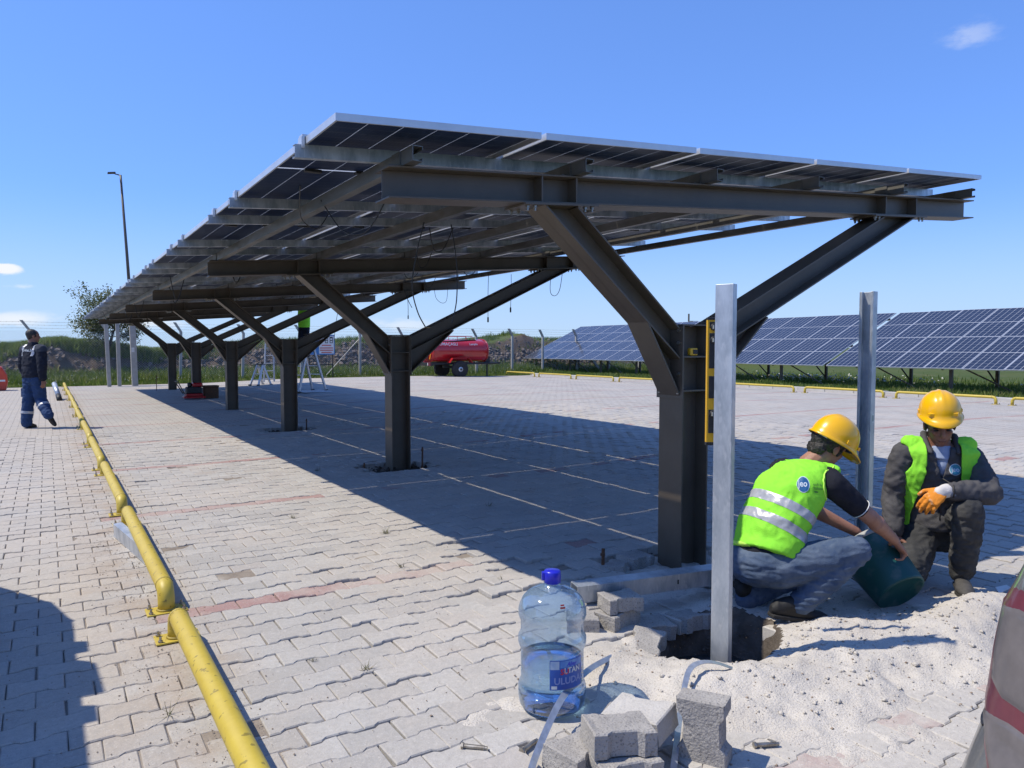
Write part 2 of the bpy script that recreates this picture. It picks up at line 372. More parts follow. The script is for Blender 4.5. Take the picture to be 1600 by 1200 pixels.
    return m
M['paver'] = paving_material('concrete_paver'); M['paver_far'] = paving_material('concrete_paving_far', far=True)
M['sand'] = pm('pale_sand', (.57,.535,.485), (.48,.445,.40), 2.2, .97, 0, 1.6, 120, .1, c3=(.30,.27,.24), s3=170, f3=.75, detail=8, world=True)
M['bed'] = pm('joint_sand', (.30,.26,.22), (.20,.17,.145), 6, .98, 0, 1.2, 90, .1, c3=(.42,.38,.33), s3=3, f3=.8, world=True)
M['pit'] = pm('dug_earth', (.13,.11,.092), (.085,.07,.058), 9, .98, 0, 2, 60, .1, c3=(.20,.17,.145), s3=14, f3=.6, world=True)
def camber(x):
    x = np.asarray(x, float)
    u = np.clip((x-4.6)/4.4, 0, 1); d = np.clip((x-14)/5.5, 0, 1)
    sm = lambda t: t*t*(3-2*t)
    return .10*sm(u)*(1-sm(d))
_G = RNG.random((64, 64))
def vnoise(x, y):
    x = np.asarray(x, float); y = np.asarray(y, float)
    xi = np.floor(x).astype(int); yi = np.floor(y).astype(int); fx = x-xi; fy = y-yi
    fx = fx*fx*(3-2*fx); fy = fy*fy*(3-2*fy); g = lambda a, c: _G[a % 64, c % 64]
    return (g(xi,yi)*(1-fx)+g(xi+1,yi)*fx)*(1-fy)+(g(xi,yi+1)*(1-fx)+g(xi+1,yi+1)*fx)*fy - .5
def fbm(x, y, o=4):
    s = 0; a = 1.
    for i in range(o): s = s + a*vnoise(x*2**i+17*i, y*2**i+31*i); a *= .5
    return s
PIT = (2.72, 2.44, .37, .30)
def pit_d(x, y):
    a = np.hypot((x-PIT[0])/PIT[2], (y-PIT[1])/PIT[3])
    return a + .22*fbm(x*5, y*5, 3)
def sand_h(x, y):
    g = lambda cx, cy, sx, sy, a: a*np.exp(-((x-cx)/sx)**2-((y-cy)/sy)**2)
    h = -.045 + g(2.75,1.95,1.35,.75,.028) + g(4.12,1.86,.42,.22,.140) + g(4.75,1.55,.5,.3,.12) + g(2.9,1.78,.7,.26,.022) + g(2.52,1.98,.30,.17,.048) + g(2.02,2.35,.34,.30,.052)
    h = h + g(3.25,2.12,.36,.22,.085) + g(3.35,2.75,.55,.45,.072) + g(3.1,3.25,.35,.25,.05) + g(1.50,2.42,.22,.14,.05) + g(3.55,1.75,.5,.25,.065) + g(2.25,2.1,.5,.35,.038) + g(2.05,3.0,.3,.28,.042)
    h = h + .042*fbm(x*2.6, y*2.6, 3) + .022*fbm(x*11, y*11, 3) + (.008*fbm(x*34, y*34, 2) - .030*np.clip(vnoise(x*4.2+9, y*5.1)-.24, 0, 1))
    d = pit_d(x, y); k = np.clip((1.05-d)/.28, 0, 1); k = k*k*(3-2*k)
    return h*(1-k) + (-.30 + .03*fbm(x*9, y*9, 2))*k, k
def grid_mesh(name, xs, ys, zf, mat, mask=None):
    X, Y = np.meshgrid(xs, ys); Z = zf(X, Y); nx, ny = len(xs), len(ys)
    v = np.stack([X, Y, Z], -1).reshape(-1, 3)
    i = np.arange(nx-1)[None, :] + (np.arange(ny-1)*nx)[:, None]
    f = np.stack([i, i+1, i+nx+1, i+nx], -1).reshape(-1, 4)
    if mask is not None:
        cx = (X[:-1,:-1]+X[1:,1:])/2; cy = (Y[:-1,:-1]+Y[1:,1:])/2
        f = f[mask(cx, cy).reshape(-1)]
    me = bpy.data.meshes.new(name); me.from_pydata(v.tolist(), [], f.tolist())
    for p in me.polygons: p.use_smooth = True
    return link(name, me, mat)
# columns of the carport stand in small dug-out squares
COLX, COLY0, COLDY = 3.44, 3.38, 4.70
COLS = [COLY0 + COLDY*k for k in range(6)]
def in_colpit(x, y, pad=0.):
    r = np.zeros(np.shape(x), bool)
    for k, cy in enumerate(COLS):
        jx = .12*fbm(np.asarray(x)*7+k*5, np.asarray(y)*7, 2)
        r |= (np.abs(np.asarray(x)-3.50+jx) < .42+pad) & (np.abs(np.asarray(y)-(cy+.12)+jx) < .34+pad)
    return r
NX0, NX1, NY0, NY1 = -3.5, 11.0, .6, 13.915            # where pavers are built one by one
def bed_z(X, Y):
    z = camber(X) - .012 + .010*fbm(X*3, Y*3, 3)
    z = np.minimum(z, camber(X) - .004)
    z = np.where(in_colpit(X, Y), camber(X) - .11 + .05*fbm(X*8, Y*8, 3), z)
    z = np.where((X > .95) & (X < 5.45) & (Y > .75) & (Y < 3.75), camber(X)-.08, z)
    return np.where(pit_d(X, Y) < 1.3, -.45, z)
bed = grid_mesh('paving_bed', np.linspace(NX0, NX1, 242), np.linspace(NY0, NY1, 224), bed_z, M['bed']); tag(bed, kind='structure')
def far_z(X, Y): return camber(X)
xs = np.unique(np.concatenate([np.linspace(-14, NX0, 4), np.linspace(NX0, NX1-.15, 40), np.linspace(NX1-.15, 21.2, 30)]))
ys = np.unique(np.concatenate([np.linspace(-3, NY0, 3), np.linspace(NY0, NY1, 4), np.linspace(NY1, 31.3, 200)]))
pav = grid_mesh('pavement', xs, ys, far_z, M['paver_far'], lambda x, y: ~((x > NX0) & (x < NX1-.15) & (y > NY0) & (y < NY1)))
tag(pav, kind='structure')
field = MB(); field.add([(-4000,-4000,-.6),(4000,-4000,-.6),(4000,4000,-.6),(-4000,4000,-.6)], [(0,1,2,3)])
M['field'] = pm('green_field', (.050,.080,.020), (.085,.105,.035), .08, .95, 0, 0, 10, .1, c3=(.15,.13,.07), s3=.9, f3=.5, world=True)
tag(field.build('ground', M['field']), kind='structure')
sand = grid_mesh('sand_heap', np.arange(1.0, 5.4, .016), np.arange(.8, 3.7, .016), lambda X, Y: sand_h(X, Y)[0]+camber(X), M['sand'], lambda x, y: pit_d(x, y) > 1.06)
tag(sand, kind='structure')
pitm = grid_mesh('pit_floor', np.arange(2.2, 3.3, .014), np.arange(1.95, 3.0, .014), lambda X, Y: sand_h(X, Y)[0]-.002, M['pit'], lambda x, y: pit_d(x, y) < 1.12)
tag(pitm, kind='structure')
wet = MB(); wet.lathe([(.33,-.205),(.33,-.198),(.001,-.195)], 28, (2.72, 2.44, 0)); M['wet'] = pm('wet_mortar', (.15,.155,.155), (.10,.105,.105), 6, .35, 0, .2, 30)
tag(wet.build('wet_mortar', M['wet'], smooth=True), kind='structure')
# ---- one paver: dumbbell outline, chamfered top
PL, PP = .208, .142
def paver_shape(gap=.0025, jit=0., rs=None, th=.075, full=False):
    a, bw, w = PL/2-gap, PP/2-gap, .0085
    top = [(-a, bw+w), (-a*.60, bw+w), (-a*.40, bw-w), (a*.40, bw-w), (a*.60, bw+w), (a, bw+w)]
    pts = top + [(x, -y) for x, y in top[::-1]]
    if rs is not None: pts = [(x+rs.uniform(-jit, jit), y+rs.uniform(-jit, jit)) for x, y in pts]
    n = len(pts); ch = .0045
    ins = [(x*(1-ch/a), y*(1-ch/bw)) for x, y in pts]
    v = [(x, y, 0) for x, y in ins] + [(x, y, -ch) for x, y in pts] + [(x, y, -th) for x, y in pts]
    f = [tuple(range(n-1, -1, -1))]
    for r in range(2):
        for i in range(n): f.append((r*n+i, r*n+(i+1) % n, (r+1)*n+(i+1) % n, (r+1)*n+i))
    if full: f.append(tuple(range(2*n, 3*n)))
    return v, f
def set_attr(me, name, vals, dom='FACE'):
    a = me.attributes.new(name, 'FLOAT', dom); a.data.foreach_set('value', np.asarray(vals, 'f'))
rs = random.Random(3)
cth, sth = math.cos(R_(32.37)), math.sin(R_(32.37))
spots = []
for j in range(-30, 75):
    y = 4.19 + PP*j
    if not NY0+.05 < y < NY1-.05: continue
    off = PL/2 if j % 2 else 0
    for i in range(-20, 60):
        x = .55 + off + PL*i
        if not NX0+.08 < x < NX1-.08: continue
        d = sth*x + cth*y; r = cth*x - sth*y
        if d < 1.2 or abs(r) > d*.74+.5: continue
        zc = float(camber(x))
        if in_colpit(x, y, .01) or pit_d(x, y) < 1.12: continue
        sh, k = sand_h(x, y)
        if 1.1 < x < 5.3 and .9 < y < 3.6 and sh > .035: continue          # well under the sand
        red = 1.0 if (j % 19 == 0 and x > .38 and (x < 2.3 or rs.random() < .45)) else 0.0
        spots.append((d, x, y, zc, red))
spots.sort()
pav_root = pav
base_v, base_f = paver_shape()
variants = {}
for q in range(28):
    for red in (0., 1.):
        v, f = paver_shape(jit=.0016, rs=rs); me = bpy.data.meshes.new('paver'); me.from_pydata(v, [], f); me.materials.append(M['paver'])
        set_attr(me, 'rnd', [rs.random()]*len(f)); set_attr(me, 'red', [red]*len(f))
        bm_ = bmesh.new(); bm_.from_mesh(me); bmesh.ops.recalc_face_normals(bm_, faces=bm_.faces); bm_.to_mesh(me); bm_.free()
        variants[(q, red)] = me
def wob(x, y, near):
    dist = abs(fbm(x*.9, y*.9, 2))
    loose_ = math.exp(-((x-2.3)/.9)**2-((y-3.6)/1.3)**2)
    sunk = -rs.uniform(.002, .0045) if rs.random() < .05 else 0
    return sunk + rs.gauss(0, .0022+.006*loose_) + .010*float(fbm(x*.7+3, y*.7, 2))*(1 if x > 1 else .6)
INFRAME = []; REST = []
for s in spots:
    d, x, y = s[0], s[1], s[2]; r = cth*x - sth*y
    zc_ = 1.42*math.cos(R_(2.845))
    vis = abs(1147*r/d) < 830 and 600 + 1147*((1.42)/d) - 57 < 1215
    (INFRAME if vis and len(INFRAME) < 300 else REST).append(s)
for d, x, y, zc, red in INFRAME:
    ob = link('paver', variants[(rs.randrange(28), red)], None, pav_root)
    ob.location = (x + rs.uniform(-.002,.002), y + rs.uniform(-.002,.002), zc + wob(x, y, 1))
    ob.rotation_euler = (rs.gauss(0,.011), rs.gauss(0,.009), rs.gauss(0,.010))
V = np.array(base_v); nV = len(base_v); vs = []; fs = []; rn = []; rd = []
for k, (d, x, y, zc, red) in enumerate(REST):
    t1, t2, t3 = rs.gauss(0,.009), rs.gauss(0,.009), rs.gauss(0,.008)
    P = V.copy(); P[:, 2] += t1*P[:, 1] + t2*P[:, 0] + zc + wob(x, y, 0)
    px = P[:, 0] - t3*P[:, 1]; py = P[:, 1] + t3*P[:, 0]
    P[:, 0] = px + x; P[:, 1] = py + y
    vs.append(P); fs += [tuple(i+k*nV for i in f) for f in base_f]; rn += [rs.random()]*len(base_f); rd += [red]*len(base_f)
me = bpy.data.meshes.new('far_pavers'); me.from_pydata(np.concatenate(vs).tolist(), [], fs); me.materials.append(M['paver'])
set_attr(me, 'rnd', rn); set_attr(me, 'red', rd)
bm_ = bmesh.new(); bm_.from_mesh(me); bmesh.ops.recalc_face_normals(bm_, faces=bm_.faces); bm_.to_mesh(me); bm_.free()
tag(link('paver_field', me, None, pav_root), kind='stuff')
# ---- grit: pebbles, crumbs of mortar, dry weeds
def pebbles(name, pts, mat, parent=None):
    mb_v = []; mb_f = []
    for (x, y, z, r) in pts:
        o = len(mb_v); a = rs.uniform(0, 6.28); e = [rs.uniform(.6, 1.3) for _ in range(6)]
        ca, sa = math.cos(a), math.sin(a)
        for (dx, dy, dz), q in zip(((1,0,0),(0,1,0),(-1,0,0),(0,-1,0),(0,0,.8),(0,0,-.5)), e):
            mb_v.append((x+r*q*(dx*ca-dy*sa), y+r*q*(dx*sa+dy*ca), z+r*q*dz))
        mb_f += [(o,o+1,o+4),(o+1,o+2,o+4),(o+2,o+3,o+4),(o+3,o,o+4),(o+1,o,o+5),(o+2,o+1,o+5),(o+3,o+2,o+5),(o,o+3,o+5)]
    me = bpy.data.meshes.new(name); me.from_pydata(mb_v, [], mb_f)
    for p in me.polygons: p.use_smooth = True
    return tag(link(name, me, mat, parent), kind='stuff')
P_ = []
for _ in range(2600):                                     # thick along the yellow rail
    y = rs.uniform(1.4, 9); x = .46 + rs.gauss(0, .13) + .05*math.sin(y*5)
    P_.append((x, y, .001, rs.choice((.0018,.002,.0025,.003,.005))))
for _ in range(2600):
    x = rs.uniform(-1, 4); y = rs.uniform(1.2, 7); P_.append((x, y, .001, rs.choice((.0018,.002,.003,.004))))
for _ in range(1300):
    x = rs.gauss(2.9, .8); y = rs.gauss(2.2, .6)
    if pit_d(x, y) < 1.05: continue
    P_.append((x, y, max(0, float(sand_h(x, y)[0]))+.001, rs.choice((.0015,.002,.002,.003,.004,.007))))
C_ = []
for _ in range(700):
    x = rs.gauss(3.1, .75); y = rs.gauss(2.0, .42)
    h_ = float(sand_h(np.array([x]), np.array([y]))[0][0])
    if pit_d(x, y) < 1.1 or h_ < .004 or not 1.1 < x < 5.3: continue
    C_.append((x, y, h_+.002, rs.choice((.004,.005,.006,.008,.011,.016))))
pebbles('sand_clods', C_, M['sand'])
pebbles('grit', P_, pm('grit', (.34,.27,.21), (.24,.18,.14), 3, .95, world=True))
P_ = []
for cy in COLS:
    for _ in range(150):
        x = 3.52+rs.uniform(-.45,.45); y = cy+.1+rs.uniform(-.36,.36); P_.append((x, y, -.07+rs.uniform(-.02,.03), rs.choice((.012,.02,.03,.045))))
for _ in range(70):
    a = rs.uniform(0, 6.28); q = rs.uniform(.7, 1.02); x = PIT[0]+PIT[2]*q*math.cos(a); y = PIT[1]+PIT[3]*q*math.sin(a)
    P_.append((x, y, -.24+.22*(q-.6)/.42, rs.choice((.006,.008,.012,.014))))
pebbles('rubble', P_, M['pit'])
wd = MB()
for (cx, cy, n, h) in ((1.15,3.02,26,.05),(.98,3.25,14,.03),(.36,3.05,8,.09),(1.9,4.35,16,.05),(2.15,5.2,30,.06),(2.3,3.75,18,.05),(2.6,8.3,30,.07),(1.7,6.1,22,.04),(3.3,5.6,14,.07)):
    for _ in range(n):
        a = rs.uniform(0, 6.28); l = h*rs.uniform(.5, 1.3); e = rs.uniform(.2, 1.2); c = Vector((cx+rs.gauss(0,.012), cy+rs.gauss(0,.012), .0))
        t = c + Vector((math.cos(a)*math.cos(e), math.sin(a)*math.cos(e), math.sin(e)))*l; q = Vector((-math.sin(a), math.cos(a), 0))*.002
        wd.add([c-q, c+q, t], [(0,1,2)])
tag(wd.build('dry_weeds', pm('dry_weed', (.16,.13,.06), (.10,.11,.045), 30, .9)), kind='stuff')
# kerb and verge on the far side
kb = tag(thing('kerb', 'pale concrete kerb along the grass in front of the tilted solar tables', 'kerb', (21.2, 0, 0)), kind=None)
kst = MB(); kst.box(-.12,.12,-.495,.495,-.1,.11); kme = kst.mesh('kerb_stone'); kme.materials.append(M['kerb'])
for k in range(36):
    o = link('kerb_stone', kme, None, kb, .012); o.location = (rs.gauss(0,.004), -4+k*1.0, rs.gauss(0,.004))
# ------------------------------------------------------------------ solar module materials
def module_material(name, nx, ny, cell, cell2, line, gap_open=False, line_w=.030, rough=.12):
    m = bpy.data.materials.new(name); m.use_nodes = True; N, L = nodes(m); b = N['Principled BSDF']; out = N['Material Output']
    b.inputs['Roughness'].default_value = rough; b.inputs['Specular IOR Level'].default_value = .04 if gap_open else .45
    tc = N.new('ShaderNodeTexCoord'); sp = N.new('ShaderNodeSeparateXYZ'); L.new(tc.outputs['Generated'], sp.inputs[0])
    def mth(op, a, c=None):
        x = N.new('ShaderNodeMath'); x.operation = op
        for i, v in ((0, a), (1, c)):
            if v is None: continue
            if isinstance(v, (int, float)): x.inputs[i].default_value = v
            else: L.new(v, x.inputs[i])
        return x.outputs[0]
    def lines(src, n, w):
        f = mth('FRACT', mth('MULTIPLY', src, n)); d = mth('MINIMUM', f, mth('SUBTRACT', 1, f)); return mth('LESS_THAN', d, w)
    gx = lines(sp.outputs['X'], nx, line_w); gy = lines(sp.outputs['Y'], ny, line_w*.8)
    mid = mth('LESS_THAN', mth('ABSOLUTE', mth('SUBTRACT', sp.outputs['Y'], .5)), .006)
    g = mth('MAXIMUM', mth('MAXIMUM', gx, mth('MULTIPLY', gy, .35)), mid)
    bus = lines(sp.outputs['X'], nx*9, .06)
    nz = N.new('ShaderNodeTexNoise'); nz.inputs['Scale'].default_value = 2.3; L.new(tc.outputs['Object'], nz.inputs['Vector'])
    c1 = N.new('ShaderNodeMixRGB'); c1.inputs[1].default_value = (*cell, 1); c1.inputs[2].default_value = (*cell2, 1); L.new(nz.outputs['Fac'], c1.inputs[0])
    cb = N.new('ShaderNodeMixRGB'); cb.inputs[2].default_value = (*[min(1, 2.2*q+.015) for q in cell], 1); L.new(mth('MULTIPLY', bus, .5), cb.inputs[0]); L.new(c1.outputs[0], cb.inputs[1])
    c2 = N.new('ShaderNodeMixRGB'); c2.inputs[2].default_value = (*line, 1); L.new(g, c2.inputs[0]); L.new(cb.outputs[0], c2.inputs[1])
    L.new(c2.outputs[0], b.inputs['Base Color'])
    if gap_open:                                            # frosted glass between the cells glows with the light from above
        tr = N.new('ShaderNodeBsdfTranslucent'); tr.inputs[0].default_value = (.62,.65,.70,1); mx = N.new('ShaderNodeMixShader')
        L.new(mth('MULTIPLY', mth('MAXIMUM', gx, mid), .85), mx.inputs[0]); L.new(b.outputs[0], mx.inputs[1]); L.new(tr.outputs[0], mx.inputs[2]); L.new(mx.outputs[0], out.inputs['Surface'])
    return m
M['pv_roof'] = module_material('bifacial_cells', 6, 24, (.014,.024,.060), (.020,.033,.075), (.45,.47,.5), True, .013, .3)
M['pv_field'] = module_material('solar_cells', 6, 12, (.016,.020,.037), (.021,.026,.045), (.42,.44,.47), False, .030, .2)
# ------------------------------------------------------------------ carport
cp = thing('solar_carport', 'long dark steel carport on six Y columns, roofed with solar panels', 'carport', (3.56, 3.48, 0))
SL = .0756
def zs(x): return SL*(x-1.44)
YN, YF = 3.40, 3.58                     # near and far edge of the beam flanges at the first frame
def ibeam(x0, x1, y0, y1, z0, h, tf=.010, tw=.008):
    """I section along X whose height follows the fall of the roof"""
    mb = MB(); yc = (y0+y1)/2
    for (ya, yb, za, zb_) in ((y0,y1,z0,z0+tf),(yc-tw/2,yc+tw/2,z0+tf,z0+h-tf),(y0,y1,z0+h-tf,z0+h)):
        q = [(x0,ya,za+zs(x0)),(x1,ya,za+zs(x1)),(x1,yb,za+zs(x1)),(x0,yb,za+zs(x0)),(x0,ya,zb_+zs(x0)),(x1,ya,zb_+zs(x1)),(x1,yb,zb_+zs(x1)),(x0,yb,zb_+zs(x0))]
        mb.add(q, [(0,3,2,1),(4,5,6,7),(0,1,5,4),(1,2,6,5),(2,3,7,6),(3,0,4,7)])
    return mb
ZB = 2.155
def plate_strip(mb, p, q, n, t, y0, y1):
    """flange plate from p to q (x,z), thickness t along normal n, spanning y0..y1"""
    a = [(p[0],p[1]),(q[0],q[1]),(q[0]+n[0]*t,q[1]+n[1]*t),(p[0]+n[0]*t,p[1]+n[1]*t)]
    mb.prism(a, lambda x, z: (x, y0, z), lambda x, z: (x, y1, z))
def web(mb, poly, yc, t=.008):
    mb.prism(poly, lambda x, z: (x, yc-t/2, z), lambda x, z: (x, yc+t/2, z))
frame_meshes = None
def make_frame():
    """one column with its two arms and its rafter, at the first position; returns the part roots"""
    parts = []
    y0, y1 = 3.385, 3.595; yc = 3.49; x0, x1 = COLX, COLX+.24
    col = MB(); col.box(x0, x0+.012, y0, y1, -.22, 1.56); col.box(x1-.012, x1, y0, y1, -.22, 1.56); col.box(x0+.012, x1-.012, yc-.004, yc+.004, -.22, 1.558)
    c = col.build('column', M['steel'], cp, bevel=.002)
    for z in (1.36, 1.14):
        s = MB(); s.box(x0+.013, x1-.013, y0+.004, yc-.005, z-.005, z+.005); s.box(x0+.013, x1-.013, yc+.005, y1-.004, z-.005, z+.005); s.build('stiffener', M['steel'], c)
    s = MB(); s.box(x0+.002, x1-.002, y0+.002, y1-.002, 1.561, 1.570); s.build('cap_plate', M['steel'], c)
    for sx in (-1, 1):                                         # end plates bolted to the flanges
        s = MB(); xa = x0-.013 if sx < 0 else x1+.001; s.box(xa, xa+.012, y0-.012, y1+.012, 1.09, 1.555); s.build('end_plate', M['steel'], c)
        b = MB()
        for z in (1.13, 1.25, 1.45, 1.53):
            for y in (y0+.02, y1-.02):
                b.lathe([(.012,0),(.012,.012)], 6, (xa + (.012 if sx > 0 else 0), y, z), (sx,0,0))
        b.build('bolt', M['bolt'], c)['kind'] = 'stuff'
    parts.append(c)
    # left arm
    xl = x0-.014
    lo0, lo1 = (2.37, ZB-.012+zs(2.37)), (xl, 1.345); up0, up1 = (2.605, ZB-.012+zs(2.605)), (xl, 1.545)
    a = MB(); d = Vector((lo1[0]-lo0[0], lo1[1]-lo0[1])).normalized(); n = (-d.y, d.x)
    if n[1] < 0: n = (-n[0], -n[1])
    plate_strip(a, lo0, lo1, n, .011, y0+.01, y1-.01)
    d2 = Vector((up1[0]-up0[0], up1[1]-up0[1])).normalized(); n2 = (d2.y, -d2.x)
    if n2[1] > 0: n2 = (-n2[0], -n2[1])
    plate_strip(a, up0, up1, n2, .011, y0+.01, y1-.01); web(a, [lo0, up0, up1, lo1], yc)
    la = a.build('arm', M['steel'], cp, bevel=.0015)
    h = MB(); p, q = (3.135, 1.592), (xl, 1.11); d = Vector((q[0]-p[0], q[1]-p[1])).normalized(); n = (-d.y, d.x)
    if n[1] < 0: n = (-n[0], -n[1])
    plate_strip(h, p, q, n, .011, y0+.012, y1-.012); web(h, [(p[0]+.012, p[1]-.012), (xl, 1.345), (xl, 1.13)], yc, .007); h.build('haunch', M['steel'], la)
    def topplate(xa, xb, arm):
        s = MB(); z = ZB-.0125
        v = [(xa,y0-.006,z+zs(xa)),(xb,y0-.006,z+zs(xb)),(xb,y1+.006,z+zs(xb)),(xa,y1+.006,z+zs(xa))]
        s.add(v+[(p[0],p[1],p[2]+.0115) for p in v], [(0,3,2,1),(4,5,6,7),(0,1,5,4),(1,2,6,5),(2,3,7,6),(3,0,4,7)]); s.build('top_plate', M['steel'], arm)
        b = MB()
        for x in (xa+.03, xa+.08, xb-.08, xb-.03):
            for y in (y0+.02, y1-.02): b.lathe([(.013,0),(.013,-.014),(.008,-.015),(.008,-.03)], 6, (x, y, z+zs(x)-.0005), (0,0,1))
        b.build('bolt', M['bolt'], arm)['kind'] = 'stuff'
    topplate(2.23, 2.74, la); parts.append(la)
    # right arm, flatter and longer
    xr = x1+.014
    up0, up1 = (5.66, ZB-.012+zs(5.66)), (xr, 1.545); lo0, lo1 = (6.12, ZB-.012+zs(6.12)), (xr, 1.375)
    a = MB()
    d = Vector((lo1[0]-lo0[0], lo1[1]-lo0[1])).normalized(); n = (d.y, -d.x)
    if n[1] < 0: n = (-n[0], -n[1])
    plate_strip(a, lo0, lo1, n, .011, y0+.01, y1-.01)
    d = Vector((up1[0]-up0[0], up1[1]-up0[1])).normalized(); n = (d.y, -d.x)
    if n[1] > 0: n = (-n[0], -n[1])
    plate_strip(a, up0, up1, n, .011, y0+.01, y1-.01); web(a, [lo0, up0, up1, lo1], yc)
    ra = a.build('arm', M['steel'], cp, bevel=.0015)
    h = MB(); p, q = (4.28, 1.628), (xr, 1.11); d = Vector((q[0]-p[0], q[1]-p[1])).normalized(); n = (d.y, -d.x)
    if n[1] < 0: n = (-n[0], -n[1])
    plate_strip(h, p, q, n, .011, y0+.012, y1-.012); web(h, [(p[0]-.012, p[1]-.012), (xr, 1.375), (xr, 1.13)], yc, .007); h.build('haunch', M['steel'], ra)
    topplate(5.52, 6.26, ra); parts.append(ra)
    # rafter
    bm_ = ibeam(1.44, 7.06, YN, YF, ZB, .16).build('beam', M['steel'], cp, bevel=.0015)
    for x in (2.36, 2.60, 5.70, 6.14):
        s = MB(); z0 = ZB+.0105+zs(x)
        for ya, yb in ((YN+.006, yc-.0045), (yc+.0045, YF-.006)): s.box(x-.005, x+.005, ya, yb, z0, z0+.138)
        s.build('stiffener', M['steel'], bm_)
    for x in PURX:                                             # cleats that hold the purlins
        s = MB(); z0 = ZB+.161+zs(x); s.box(x-.034, x-.028, yc-.05, yc+.05, z0, z0+.075); s.box(x-.09, x-.0345, yc-.05, yc+.05, z0, z0+.006); s.build('cleat', M['galv_dull'], bm_)
    parts.append(bm_); return parts
PURX = (1.55, 2.61, 3.67, 4.71, 5.79, 6.84)
fr = make_frame()
for k in range(1, 6):
    for p in fr:
        c = copy_tree(p, cp); c.location = p.location + Vector((0, COLDY*k, 0))
NROW, PX, PY, PW, PH = 11, 1.150, 2.300, 1.119, 2.284
PY0, PX0 = 3.24, 1.12
YEND = PY0 + NROW*PY
# purlins: C sections along the row, cut in lengths that lap over the rafters
ZP = ZB + .1615
pl = MB(); LP = COLDY
def csec(mb, w, h, t, lip, y0, y1, x=0, z=0, sl=1):
    mb.box(x-w/2, x-w/2+t, y0, y1, z, z+h); mb.box(x-w/2+t, x+w/2, y0, y1, z, z+t); mb.box(x-w/2+t, x+w/2, y0, y1, z+h-t, z+h)
    mb.box(x+w/2-t, x+w/2, y0, y1, z+t, z+t+lip); mb.box(x+w/2-t, x+w/2, y0, y1, z+h-t-lip, z+h-t)
csec(pl, .055, .074, .003, .014, 0, LP-.006)
pme = pl.mesh('purlin'); pme.materials.append(M['galv_dull'])
tailp = MB(); csec(tailp, .055, .074, .003, .014, 0, YEND-3.30-5*LP-.1); tme = tailp.mesh('purlin'); tme.materials.append(M['galv_dull'])
for x in PURX:
    for k in range(6):
        o = link('purlin', pme if k < 5 else tme, None, cp); o.location = Vector((x, 3.30+LP*k, ZP+zs(x)+.001)) - cp.location
# rails across the fall that carry the modules
rl = MB()
def rail_at(x): return ZP + .0755 + zs(x)
x0, x1 = 1.068, 6.93
for (ya, yb, za, zb_) in ((-.022,-.0195,0,.066),(-.0195,.020,0,.0025),(-.0195,.020,.0635,.066),(.0175,.020,.0025,.014)):
    v = [(x, y, z+rail_at(x)) for z in (za, zb_) for (x, y) in ((x0,ya),(x1,ya),(x1,yb),(x0,yb))]
    rl.add(v, [(0,3,2,1),(4,5,6,7),(0,1,5,4),(1,2,6,5),(2,3,7,6),(3,0,4,7)])
rme = rl.mesh('module_rail'); rme.materials.append(M['galv'])
clip = MB()
for k in range(6):
    x = PX0-.0155+PX*k if k else PX0+.02
    clip.box(x-.016, x+.016, -.03, .03, 0, .010)
for r in range(NROW):
    for off in (.48, 2.02):
        o = link('module_rail', rme, None, cp); o.location = Vector((0, PY0+PY*r+off, 0)) - cp.location
# modules: frame of four bars with the glass sheet as its sub-part
T = .035
fm = MB()
for (a, b_, c, d) in ((0,.011,0,PH),(PW-.011,PW,0,PH),(.011,PW-.011,0,.011),(.011,PW-.011,PH-.011,PH)):
    v = [(x, y, z+SL*x) for z in (0, T) for (x, y) in ((a,c),(b_,c),(b_,d),(a,d))]
    fm.add(v, [(0,3,2,1),(4,5,6,7),(0,1,5,4),(1,2,6,5),(2,3,7,6),(3,0,4,7)])
fme = fm.mesh('solar_panel'); fme.materials.append(M['alu'])
gm = MB(); v = [(x, y, z+SL*x) for z in (T-.008, T-.003) for (x, y) in ((.0115,.0115),(PW-.0115,.0115),(PW-.0115,PH-.0115),(.0115,PH-.0115))]
gm.add(v, [(0,3,2,1),(4,5,6,7),(0,1,5,4),(1,2,6,5),(2,3,7,6),(3,0,4,7)])
gme = gm.mesh('cell_sheet'); gme.materials.append(M['pv_roof'])
jb = MB()
for x in (.25, .567, .88): jb.box(x-.05, x+.05, PH/2-.02, PH/2+.02, T-.026+SL*x, T-.0085+SL*x)
jme = jb.mesh('junction_box'); jme.materials.append(M['black'])
for r in range(NROW):
    for q in range(5):
        x = PX0+PX*q
        o = link('solar_panel', fme, None, cp); o.location = Vector((x, PY0+PY*r, rail_at(x)+.067)) - cp.location
        link('cell_sheet', gme, None, o); link('junction_box', jme, None, o)
cl = MB()
for r in range(NROW):
    for off in (.48, 2.02):
        for k in range(6):
            x = PX0+PX*k-.0155 if k else PX0+.004
            z = rail_at(x)+.067+T
            cl.box(x-.02, x+.02, PY0+PY*r+off-.03, PY0+PY*r+off+.03, z+.001, z+.012)
            if k == 0: cl.box(x-.024, x-.008, PY0+PY*r+off-.03, PY0+PY*r+off+.03, z-.055, z+.0005)
o = cl.build('module_clamp', M['alu'], cp); o['kind'] = 'stuff'
